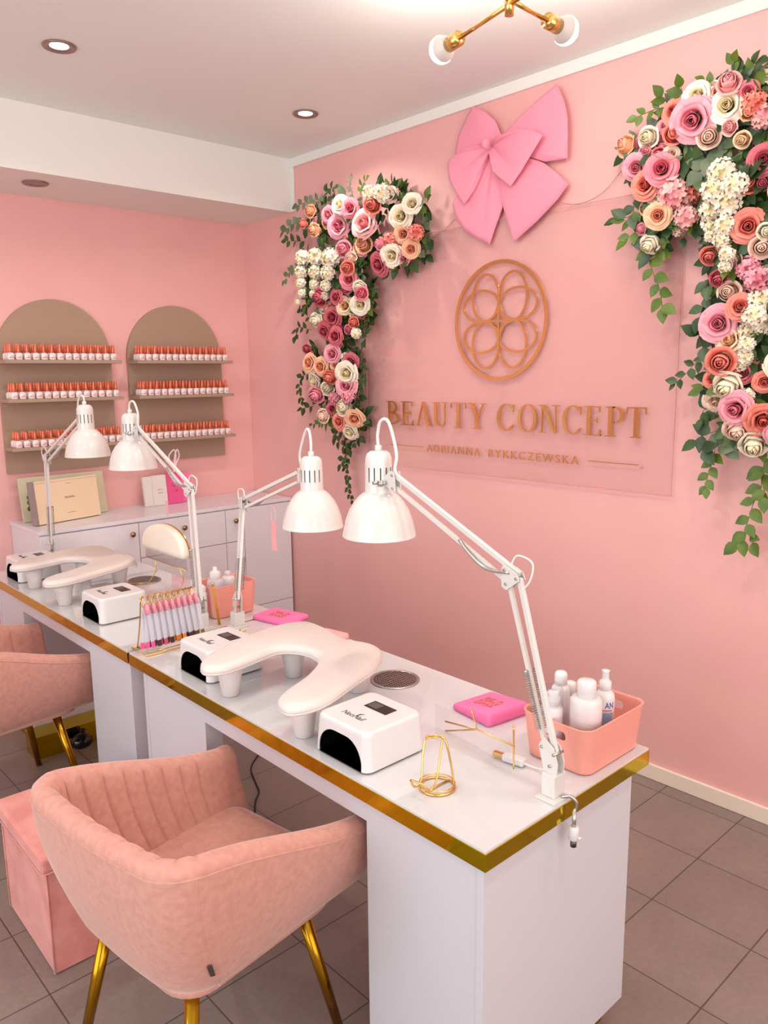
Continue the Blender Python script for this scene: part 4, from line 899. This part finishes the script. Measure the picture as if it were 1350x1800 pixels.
RIGHT_FLOWERS = [(2.782,1.664,2.503,0.035,'peach','b'),(2.747,1.559,2.505,0.034,'cream','b'),(2.762,1.57,2.463,0.027,'pink','b'),(2.747,1.604,2.411,0.039,'pink','r'),(2.712,1.485,2.379,0.044,'rose','r'),(2.727,1.554,2.339,0.041,'coral','r'),(2.772,1.48,2.577,0.036,'coral','r'),(2.737,1.462,2.491,0.032,'coral','b'),(2.722,1.383,2.52,0.058,'pink','r'),(2.737,1.381,2.599,0.038,'cream','r'),(2.782,1.347,2.624,0.021,'cream','b'),(2.717,1.265,2.6,0.035,'pale','b'),(2.732,1.272,2.54,0.044,'cream','r'),(2.747,1.338,2.459,0.035,'blush','b'),(2.742,1.212,2.57,0.029,'rose','r'),(2.727,1.179,2.524,0.035,'coral','h'),(2.742,1.154,2.484,0.037,'pale','h'),(2.737,1.261,2.472,0.023,'pale','b'),(2.752,1.212,2.507,0.023,'peach','b'),(2.737,1.143,2.347,0.041,'deep','r'),(2.782,1.171,2.614,0.018,'cream','r'),(2.747,1.195,2.284,0.031,'coral','b'),(2.732,1.448,2.287,0.053,'pale','h'),(2.777,1.406,2.295,0.036,'coral','h'),(2.712,1.491,2.224,0.037,'peach','r'),(2.727,1.394,2.207,0.037,'pale','h'),(2.712,1.27,2.328,0.042,'cream','h'),(2.677,1.209,2.272,0.039,'cream','h'),(2.692,1.283,2.271,0.042,'cream','h'),(2.707,1.24,2.226,0.04,'cream','h'),(2.722,1.303,2.218,0.036,'cream','h'),(2.747,1.221,2.426,0.025,'peachcream','b'),(2.762,1.156,2.283,0.025,'rose','b'),(2.747,1.307,2.174,0.034,'cream','h'),(2.712,1.247,2.158,0.034,'cream','h'),(2.727,1.263,2.113,0.028,'cream','h'),(2.742,1.307,2.136,0.022,'cream','h'),(2.707,1.234,2.062,0.025,'cream','h'),(2.722,1.243,2.024,0.021,'cream','h'),(2.737,1.181,2.148,0.045,'coral','r'),(2.782,1.324,2.075,0.031,'coral','b'),(2.747,1.274,1.991,0.027,'deep','b'),(2.762,1.24,1.943,0.034,'blush','b'),(2.747,1.172,2.01,0.038,'pink','h'),(2.712,1.126,1.971,0.039,'pink','h'),(2.757,1.14,2.08,0.033,'blush','b'),(2.772,1.236,2.052,0.026,'blush','b'),(2.707,1.176,1.886,0.037,'coral','r'),(2.722,1.252,1.837,0.049,'pink','r'),(2.737,1.216,1.779,0.042,'peachcream','r'),(2.722,1.118,1.907,0.037,'cream','h'),(2.687,1.12,1.857,0.035,'cream','h'),(2.732,1.108,1.83,0.033,'cream','h'),(2.747,1.159,1.812,0.032,'cream','h'),(2.712,1.149,1.765,0.026,'cream','h'),(2.727,1.157,1.724,0.026,'cream','h'),(2.742,1.178,1.695,0.022,'cream','h'),(2.707,1.229,1.709,0.042,'coral','b'),(2.752,1.172,1.67,0.03,'deep','r'),(2.767,1.284,1.648,0.026,'coral','r'),(2.782,1.119,1.69,0.03,'coral','r'),(2.747,1.535,2.136,0.032,'cream','b'),(2.762,1.581,2.196,0.019,'pink','b'),(2.777,1.446,2.184,0.028,'blush','h'),(2.742,1.125,2.125,0.025,'cream','b'),(2.727,1.205,1.629,0.046,'cream','b'),(2.772,1.268,1.572,0.036,'blush','r'),(2.707,1.167,1.548,0.049,'pink','r'),(2.722,1.084,1.516,0.045,'coral','r'),(2.737,1.172,1.483,0.039,'blush','b'),(2.752,1.12,1.433,0.043,'cream','b'),(2.747,1.096,1.639,0.03,'coral','r'),(2.732,1.14,1.596,0.021,'cream','h'),(2.747,1.084,2.491,0.036,'pink','r'),(2.712,1.039,2.391,0.042,'cream','r'),(2.727,1.067,2.247,0.04,'peach','r'),(2.742,1.038,2.125,0.043,'coral','r'),(2.677,1.039,1.997,0.036,'cream','h'),(2.722,1.027,1.841,0.04,'pink','r'),(2.737,1.045,1.697,0.041,'cream','r'),(2.752,1.019,1.586,0.041,'peach','r'),(2.717,1.021,1.476,0.041,'pink','r')]
LEFT_VINES = [([(2.812,3.259,2.579),(2.812,3.272,2.643),(2.812,3.241,2.678)],'sage',0.018),([(2.812,3.208,2.589),(2.812,3.178,2.627),(2.812,3.129,2.646)],'leaf',0.03),([(2.812,3.383,2.561),(2.812,3.434,2.62),(2.812,3.465,2.651),(2.812,3.38,2.652)],'dark',0.035),([(2.812,3.479,2.575),(2.812,3.532,2.616),(2.812,3.599,2.62),(2.812,3.709,2.611)],'sage',0.035),([(2.812,3.65,2.508),(2.812,3.731,2.519),(2.812,3.779,2.519),(2.812,3.842,2.486)],'sage',0.04),([(2.812,3.677,2.417),(2.812,3.748,2.426),(2.812,3.82,2.435)],'dark',0.04),([(2.812,3.706,2.297),(2.812,3.804,2.273),(2.812,3.85,2.22)],'sage',0.03),([(2.812,2.892,2.485),(2.812,2.865,2.516),(2.812,2.822,2.537)],'dark',0.025),([(2.812,3.14,2.125),(2.812,3.117,2.066),(2.812,3.123,1.99),(2.812,3.149,1.94)],'leaf',0.025),([(2.812,3.65,1.987),(2.812,3.718,2.048),(2.812,3.712,2.054)],'dark',0.03),([(2.812,3.652,1.931),(2.812,3.747,1.95),(2.812,3.762,1.901)],'dark',0.035),([(2.812,3.28,1.808),(2.812,3.228,1.786),(2.812,3.179,1.719),(2.812,3.182,1.607)],'dark',0.034),([(2.812,3.664,1.683),(2.812,3.737,1.669),(2.812,3.753,1.589),(2.812,3.719,1.531)],'dark',0.034),([(2.812,3.289,1.483),(2.812,3.225,1.505)],'dark',0.03),([(2.812,3.636,1.503),(2.812,3.721,1.487)],'dark',0.04),([(2.812,3.379,1.341),(2.812,3.347,1.3),(2.812,3.339,1.231),(2.812,3.351,1.166),(2.812,3.321,1.105),(2.812,3.317,1.048),(2.812,3.286,0.994)],'dark',0.032),([(2.812,3.378,1.369),(2.812,3.446,1.345),(2.812,3.402,1.311),(2.812,3.326,1.281)],'dark',0.04),([(2.812,3.534,1.405),(2.812,3.628,1.398)],'leaf',0.025),([(2.812,3.313,1.358),(2.812,3.294,1.29),(2.812,3.338,1.245),(2.812,3.373,1.186)],'dark',0.036)]
RIGHT_VINES = [([(2.792,1.515,2.606),(2.792,1.554,2.606),(2.792,1.583,2.6),(2.792,1.618,2.591)],'leaf',0.036),([(2.792,1.516,2.614),(2.792,1.524,2.637)],'leaf',0.04),([(2.792,1.46,2.621),(2.792,1.457,2.649)],'leaf',0.045),([(2.792,1.334,2.623),(2.792,1.371,2.65)],'leaf',0.035),([(2.792,1.271,2.63),(2.792,1.285,2.661),(2.792,1.274,2.681)],'leaf',0.035),([(2.792,1.276,2.643),(2.792,1.243,2.658),(2.792,1.203,2.658)],'dark',0.045),([(2.792,1.232,2.616),(2.792,1.209,2.633),(2.792,1.181,2.637)],'leaf',0.045),([(2.792,1.61,2.327),(2.792,1.624,2.302),(2.792,1.632,2.254),(2.792,1.685,2.243)],'dark',0.05),([(2.792,1.556,2.16),(2.792,1.564,2.116),(2.792,1.546,2.06),(2.792,1.528,2.023),(2.792,1.501,1.971),(2.792,1.485,1.906)],'leaf',0.052),([(2.792,1.564,2.215),(2.792,1.6,2.225),(2.792,1.652,2.236)],'leaf',0.045),([(2.792,1.609,2.203),(2.792,1.639,2.171)],'leaf',0.045),([(2.792,1.512,2.177),(2.792,1.514,2.133)],'leaf',0.03),([(2.792,1.502,2.176),(2.792,1.49,2.139)],'leaf',0.025),([(2.792,1.298,1.984),(2.792,1.326,1.995),(2.792,1.32,1.969)],'dark',0.045),([(2.792,1.28,1.91),(2.792,1.331,1.935),(2.792,1.334,1.909),(2.792,1.341,1.866)],'dark',0.045),([(2.792,1.3,1.798),(2.792,1.347,1.805),(2.792,1.325,1.76)],'dark',0.055),([(2.792,1.306,1.75),(2.792,1.327,1.72),(2.792,1.359,1.702),(2.792,1.377,1.676),(2.792,1.418,1.635)],'dark',0.035),([(2.792,1.285,1.625),(2.792,1.324,1.61)],'leaf',0.035),([(2.792,1.257,1.532),(2.792,1.309,1.542),(2.792,1.315,1.509)],'dark',0.045),([(2.792,1.247,1.497),(2.792,1.267,1.467),(2.792,1.311,1.447),(2.792,1.329,1.428),(2.792,1.3,1.4)],'dark',0.055),([(2.792,1.27,1.394),(2.792,1.272,1.358),(2.792,1.28,1.32),(2.792,1.284,1.283),(2.792,1.279,1.261)],'leaf',0.04),([(2.792,1.23,1.454),(2.792,1.259,1.453),(2.792,1.249,1.41),(2.792,1.2,1.427)],'sage',0.05),([(2.792,1.093,1.395),(2.792,1.096,1.335),(2.792,1.098,1.272),(2.792,1.116,1.223),(2.792,1.126,1.172),(2.792,1.134,1.131),(2.792,1.132,1.102),(2.792,1.155,1.077)],'leaf',0.05),([(2.792,1.089,1.385),(2.792,1.088,1.318),(2.792,1.076,1.249)],'leaf',0.05),([(2.792,1.132,1.109),(2.792,1.106,1.084)],'leaf',0.045),([(2.792,1.273,2.469),(2.792,1.306,2.452),(2.792,1.338,2.41),(2.792,1.319,2.39)],'sage',0.05),([(2.792,1.261,2.419),(2.792,1.238,2.398),(2.792,1.223,2.363)],'sage',0.05),([(2.792,1.301,2.378),(2.792,1.345,2.378),(2.792,1.366,2.357)],'sage',0.06),([(2.792,1.441,2.455),(2.792,1.429,2.411)],'dark',0.07),([(2.792,1.529,2.499),(2.792,1.507,2.46),(2.792,1.526,2.447)],'dark',0.06),([(2.792,1.427,2.368),(2.792,1.463,2.354),(2.792,1.504,2.391)],'dark',0.05),([(2.792,1.209,2.273),(2.792,1.166,2.246),(2.792,1.147,2.207)],'dark',0.06)]
BOW = {'K':(2.357,2.657),'P':[('loop',0.03,0.05,[(2.317,2.687),(2.35,2.756),(2.408,2.81),(2.482,2.847),(2.525,2.8),(2.563,2.745),(2.584,2.685),(2.584,2.644),(2.442,2.671)],0),('loop',0.03,0.06,[(2.238,2.648),(2.131,2.593),(2.085,2.539),(2.022,2.532),(1.972,2.53),(1.972,2.618),(1.976,2.69),(1.993,2.75),(2.031,2.823),(2.098,2.786),(2.148,2.754),(2.252,2.693),(2.307,2.682)],0),('tail',0.025,0.05,[(2.39,2.572),(2.44,2.486),(2.503,2.429),(2.585,2.483),(2.605,2.453),(2.589,2.417),(2.569,2.375),(2.522,2.324),(2.445,2.276),(2.378,2.243),(2.343,2.322),(2.316,2.376),(2.297,2.42),(2.315,2.532)],2),('tail',0.03,0.055,[(2.318,2.533),(2.302,2.426),(2.287,2.356),(2.262,2.295),(2.236,2.238),(2.176,2.273),(2.111,2.31),(2.011,2.38),(1.963,2.43),(2.021,2.484),(2.085,2.533),(2.137,2.562),(2.223,2.572)],1),('loop',0.06,0.05,[(2.435,2.673),(2.509,2.664),(2.586,2.647),(2.605,2.624),(2.601,2.585),(2.589,2.544),(2.546,2.482),(2.503,2.428),(2.44,2.486),(2.411,2.534),(2.39,2.583),(2.362,2.627)],2),('loop',0.08,0.055,[(2.348,2.624),(2.333,2.577),(2.318,2.534),(2.269,2.493),(2.222,2.457),(2.168,2.506),(2.118,2.561),(2.087,2.594),(2.059,2.627),(2.107,2.657),(2.159,2.673),(2.239,2.678),(2.314,2.679)],1)]}
CHAINS = [[(2.92, 2.321), (2.821, 2.314), (2.725, 2.328), (2.651, 2.357), (2.597, 2.388)], [(2.19, 2.508), (2.13, 2.452), (2.056, 2.392), (1.971, 2.356), (1.89, 2.352), (1.813, 2.376), (1.752, 2.425), (1.722, 2.456)], [(1.533, 2.488), (1.508, 2.43), (1.452, 2.4), (1.4, 2.409)]]

# ---------------------------------------------------------------- flowers
def petal_patch(bm, phi, hw, r0, r1, h0, h1, curl, thick=0, nu=6, nv=5, wob=0, close=0):
    g = []
    for j in range(nv+1):
        v = j/nv; row = []
        for i in range(nu+1):
            u = -1+2*i/nu; a = phi+u*hw*(.55+.45*math.sin(PI*min(v+.15, 1)*.5)); top = 1-.22*u*u
            r = r0+(r1-r0)*(v**1.25)+curl*max(0, v-.72)*2-close*r1*v*v*v+(.03*abs(u)*v)*(1 if i % 2 else .5)+wob*math.sin(u*4+phi*3)*v*v
            z = h0+(h1-h0)*top*(math.sin(v*PI*.5))-curl*max(0, v-.78)*1.6
            row.append(bm.verts.new((r*math.cos(a), r*math.sin(a), z)))
        g.append(row)
    for j in range(nv):
        for i in range(nu): bm.faces.new((g[j][i], g[j][i+1], g[j+1][i+1], g[j+1][i]))
def mk(name, bm, thick=.035):
    me = bpy.data.meshes.new(name); bm.to_mesh(me); bm.free()
    for p in me.polygons: p.use_smooth = True
    return me
def rose_mesh(seed):
    rs = random.Random(seed); bm = nb()
    pts = [((.02+.012*k)*math.cos(k*.55), (.02+.012*k)*math.sin(k*.55)) for k in range(14)]
    g = [[bm.verts.new((x*(1+.25*z), y*(1+.25*z), .12+.50*z-.004*i)) for i, (x, y) in enumerate(pts)] for z in (0, .35, .7, 1)]
    for j in range(3):
        for i in range(13): bm.faces.new((g[j][i], g[j][i+1], g[j+1][i+1], g[j+1][i]))
    ph = rs.random()*6
    for n, hw, r0, r1, h0, h1, cu in ((3, 1.3, .10, .17, .0, .66, -.02), (3, 1.25, .16, .27, .0, .66, .0), (4, 1.1, .20, .38, -.05, .62, .03), (5, .9, .28, .54, -.12, .52, .09), (5, .85, .34, .70, -.18, .38, .15), (6, .78, .40, .82, -.26, .27, .17)):
        for k in range(n): petal_patch(bm, ph+2*PI*k/n+rs.uniform(-.15, .15), hw, r0, r1*rs.uniform(.94, 1.06), h0, h1*rs.uniform(.92, 1.06), cu*rs.uniform(.7, 1.4), wob=.02, close=.45 if r1 < .3 else .2 if r1 < .45 else 0)
        ph += 1.1
    return mk('rose', bm)
def bud_mesh(seed):
    rs = random.Random(seed); bm = nb(); ph = rs.random()*6
    for n, hw, r0, r1, h0, h1, cu in ((3, 1.35, .14, .30, -.1, .98, .0), (3, 1.3, .28, .52, -.25, .93, .0), (3, 1.25, .38, .68, -.35, .84, .0), (4, 1.05, .45, .78, -.4, .66, .03), (5, .85, .45, .86, -.45, .36, .10)):
        for k in range(n): petal_patch(bm, ph+2*PI*k/n, hw, r0, r1*rs.uniform(.93, 1.05), h0, h1*rs.uniform(.93, 1.05), cu, nv=7, wob=.015, close=(.85 if r1 < .4 else .62 if r1 < .6 else .42 if r1 < .73 else .2 if r1 < .8 else 0))
        ph += 1.2
    return mk('rose_bud', bm)
def hydra_mesh(seed):
    rs = random.Random(seed); bm = nb(); N = 30; sphere(bm, (0, 0, 0), .62, 12, 8)
    for k in range(N):
        z = 1-1.35*(k+.5)/N; rr = math.sqrt(max(0, 1-z*z)); a = k*2.39996
        n = Vector((rr*math.cos(a), rr*math.sin(a), z)); c = n*rs.uniform(.62, .86); u, v = frame(n); ro = rs.random()*3; s = rs.uniform(.26, .34)
        for q in range(4):
            t0 = ro+q*PI/2; d = u*math.cos(t0)+v*math.sin(t0); e = u*-math.sin(t0)+v*math.cos(t0)
            p = [c-n*.06, c+d*s*.45+e*s*.42+n*.02, c+d*s*.95+e*s*.30+n*rs.uniform(.02, .10), c+d*s*1.05+n*.05, c+d*s*.95-e*s*.30+n*rs.uniform(.02, .10), c+d*s*.45-e*s*.42+n*.02, c+d*s*.55+n*-.02]
            V = [bm.verts.new(x) for x in p]
            for i in range(5): bm.faces.new((V[i], V[i+1], V[6]))
            bm.faces.new((V[5], V[0], V[6]))
    return mk('hydrangea', bm)
MESH = {'r': [rose_mesh(i) for i in range(4)], 'b': [bud_mesh(i) for i in range(3)], 'h': [hydra_mesh(i) for i in range(3)]}
for k in MESH:
    for me in MESH[k]: me.materials.append(PET['pink'])
NAMES = {'r': 'rose', 'b': 'rose_bud', 'h': 'hydrangea_head'}
def leaf(bm, p, d, n, L, wid=.52):
    """one folded pointed leaf from p along d with upper side n"""
    d = d.normalized(); s = d.cross(n).normalized(); n = s.cross(d).normalized(); mid = []; lf = []; rt = []
    prof = [(0, 0), (.12, .55), (.32, .95), (.55, .88), (.78, .5), (1, 0)]
    for t, w_ in prof:
        c = p+d*(L*t)-n*(L*.16*t*t); mid.append(bm.verts.new(c-n*(L*.03*w_)))
        lf.append(bm.verts.new(c+s*(w_*L*wid*.5)+n*(L*.05*w_)) if w_ else mid[-1]); rt.append(bm.verts.new(c-s*(w_*L*wid*.5)+n*(L*.05*w_)) if w_ else mid[-1])
    for side in (lf, rt):
        for i in range(5):
            q = []
            for v in (mid[i], mid[i+1], side[i+1], side[i]):
                if v not in q: q.append(v)
            if len(q) > 2: bm.faces.new(q)
def garland(name, label, flowers, vines, seed, spread):
    rs = random.Random(seed)
    cy = sum(q[1] for q in flowers)/len(flowers); czz = max(q[2] for q in flowers)
    t = thing(name, label, 'flower garland', (W, cy, czz), 0, None); org = Vector((W, cy, czz))
    bms = {k: nb() for k in LEAF}
    base = [q for q in flowers if q[5] != 'h']; extra = []
    for i, a in enumerate(base):          # small blooms tucked into the gaps
        for b in base[i+1:]:
            if len(extra) >= spread: break
            dd = math.hypot(a[1]-b[1], a[2]-b[2])
            if not .05 < dd < .16: continue
            my, mz = (a[1]+b[1])/2, (a[2]+b[2])/2
            if min(math.hypot(q[1]-my, q[2]-mz)-q[3]*1.1 for q in list(flowers)+extra) > .004:
                extra.append((round((a[0]+b[0])/2+.03, 3), my, mz, rs.uniform(.020, .028), rs.choice(('deep', 'blush', 'cream', 'coral', 'pink', 'rose', 'peach')), rs.choice('rb')))
    flowers = list(flowers)+extra
    for i, (x, y, z, r, c, ty) in enumerate(flowers):
        ms = MESH[ty]; o = bpy.data.objects.new(NAMES[ty], ms[i % len(ms)]); C.objects.link(o); o.parent = t
        near = [q for q in flowers if abs(q[1]-y)+abs(q[2]-z) < .22]; my = sum(q[1] for q in near)/len(near); mz = sum(q[2] for q in near)/len(near)
        n = Vector((-1, -.30+(y-my)*4.5+rs.uniform(-.28, .28), -.12+(z-mz)*4.5+rs.uniform(-.28, .28))).normalized()
        s = r*(1.42 if ty == 'r' else 1.34 if ty == 'b' else 1.28); o.location = Vector((x, y, z))-org-n*r*.25
        q = Vector((0, 0, 1)).rotation_difference(n); o.rotation_mode = 'QUATERNION'
        from mathutils import Quaternion
        o.rotation_quaternion = q @ Quaternion((0, 0, 1), rs.uniform(0, 6)); o.scale = (s, s, s*(1.0 if ty != 'b' else 1.15))
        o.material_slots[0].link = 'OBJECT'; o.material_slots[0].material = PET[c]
        for k in range(13 if r > .03 else 8):
            a = rs.uniform(0, 2*PI); dr = r*rs.uniform(.15, 1.15); L = rs.uniform(.042, .072)
            col = rs.choices(('dark', 'leaf', 'sage'), (7, 2, 1.6 if z > 1.9 else .6))[0]
            p = Vector((min(W-.02, x+rs.uniform(.03, .08)), y+dr*math.cos(a), z+dr*math.sin(a)))-org
            d = Vector((rs.uniform(-.7, .1), math.cos(a), math.sin(a)-.15)); leaf(bms[col], p, d, Vector((-1, rs.uniform(-.5, .5), rs.uniform(-.3, .6))), L, rs.uniform(.55, .8))
    for k, b in bms.items(): obj('foliage', b, LEAF[k], t, True)
    # the dark stem core the blooms are wired to
    core = sorted([q for q in flowers if q[5] != 'h'], key=lambda q: (round(-q[2], 1), q[1]))
    for pts, col, L in vines:
        P = catmull(pts, 5) if len(pts) > 2 else [Vector(pts[0]).lerp(Vector(pts[1]), k/5) for k in range(6)]
        P = [Vector((p.x-.03*k/len(P), p.y, p.z))-org for k, p in enumerate(P)]
        v = obj('trailing_vine', tube(nb(), P, .0014, 5), stem_green, t, True); b = nb(); tot = 0; k = 0; nxt = L*.25
        for i in range(1, len(P)):
            seg = (P[i]-P[i-1]); tot += seg.length
            while tot > nxt or i == len(P)-1 and k >= 0:
                d = seg.normalized(); side = Vector((0, -d.z, d.y))*(1 if k % 2 else -1)
                dd = (d*.55+side*.9+Vector((-.25, 0, rs.uniform(-.35, .05)))) if i < len(P)-1 else d+Vector((-.1, 0, -.1))
                leaf(b, P[i]+Vector((-.002, 0, 0)), dd, Vector((-1, rs.uniform(-.45, .3), rs.uniform(-.1, .6))), L*rs.uniform(1.0, 1.4), .82 if col == 'sage' else .7)
                nxt += L*.6; k += 1
                if i == len(P)-1: break
        obj('vine_leaves', b, LEAF[col], v, True)
    return t
garland('flower_garland', 'hanging garland of pink and cream roses left of the bow and sign', LEFT_FLOWERS, LEFT_VINES, 11, 30)
garland('flower_garland', 'large garland of roses and cream hydrangeas at the right edge of the pink wall', RIGHT_FLOWERS, RIGHT_VINES, 12, 14)

# ---------------------------------------------------------------- big fabric bow
K = Vector((W-.06, *BOW['K'])); bow = thing('fabric_bow', 'large pink fabric bow hung high on the pink wall between the garlands', 'bow', K)
def bow_piece(name, dep, puff, pts, folds, ph):
    kx = Vector((0, 0, 0)); B = []
    P = [Vector((0, a, b)) for a, b in pts]
    for i in range(len(P)-1):
        n = max(2, int((P[i+1]-P[i]).length/.008))
        for k in range(n): B.append(P[i].lerp(P[i+1], k/n))
    B.append(P[-1]); n = len(B); S = 16; bm = nb(); F = []; Bk = []
    kk = Vector((0, K.y, K.z))
    for j in range(S+1):
        s = j/S; rf = []; rb = []
        for i, b in enumerate(B):
            t = i/(n-1); p = kk+(b-kk)*(.04+.96*s); e = (max(0, math.sin(PI*t)))**.45
            R_ = (b-kk).length
            h = puff*.42*e*(math.sin(PI*min(1, s*.86+.10))**.8)*(.5+.5*(R_/.3))+.019*(abs(math.sin(PI*t*(folds+1.5)+ph))**.7-.5)*math.sin(PI*min(1, s*.8+.1))*(1-.75*s)*e
            h += .004*e
            fx = -(dep*(.45+.55*s if j else .45)+h); bx = -(dep*.45+.55*dep*s)+.004*e
            rf.append(bm.verts.new((fx+.06, p.y-K.y, p.z-K.z)))
            rb.append(bm.verts.new((bx+.06 if i not in (0, n-1) and j != S else fx+.0615, p.y-K.y, p.z-K.z)))
        F.append(rf); Bk.append(rb)
    for j in range(S):
        for i in range(n-1):
            bm.faces.new((F[j][i], F[j][i+1], F[j+1][i+1], F[j+1][i])); bm.faces.new((Bk[j][i], Bk[j+1][i], Bk[j+1][i+1], Bk[j][i+1]))
        bm.faces.new((F[j][0], F[j+1][0], Bk[j+1][0], Bk[j][0])); bm.faces.new((F[j][-1], Bk[j][-1], Bk[j+1][-1], F[j+1][-1]))
    for i in range(n-1):
        bm.faces.new((F[S][i], F[S][i+1], Bk[S][i+1], Bk[S][i])); bm.faces.new((F[0][i], Bk[0][i], Bk[0][i+1], F[0][i+1]))
    o = obj('bow_'+name, bm, bow_pink, bow, True); return o
for i, (nm, dep, puff, pts, folds) in enumerate(BOW['P']): bow_piece(nm, dep, puff, pts, folds, i*1.3)
bm = nb(); sphere(bm, (-.030, 0, .0), .020, 24, 14, (1.0, .8, 1.2)); obj('knot', bm, bow_pink, bow, True)

# ---------------------------------------------------------------- bead chains
for pts, l in zip(CHAINS, ('thin bead chain from the left garland to the bow', 'thin bead chain from the bow to the right garland', 'short bead chain draped over the right garland')):
    off = .12 if 'from' not in l else .02
    if 'short' in l: off = .19
    P = catmull([(W-off, a, b) for a, b in pts], 8); bm = nb(); tube(bm, P, .0008, 4); d = 0; last = P[0]
    for p in P:
        pass
    L = 0
    for i in range(1, len(P)):
        seg = (P[i]-P[i-1]); n = max(1, int(seg.length/.008))
        for k in range(n): sphere(bm, P[i-1]+seg*(k/n), .0026, 6, 4)
    tag(obj('bead_chain', bm, chain_mat, smooth=True), l, 'bead chain')
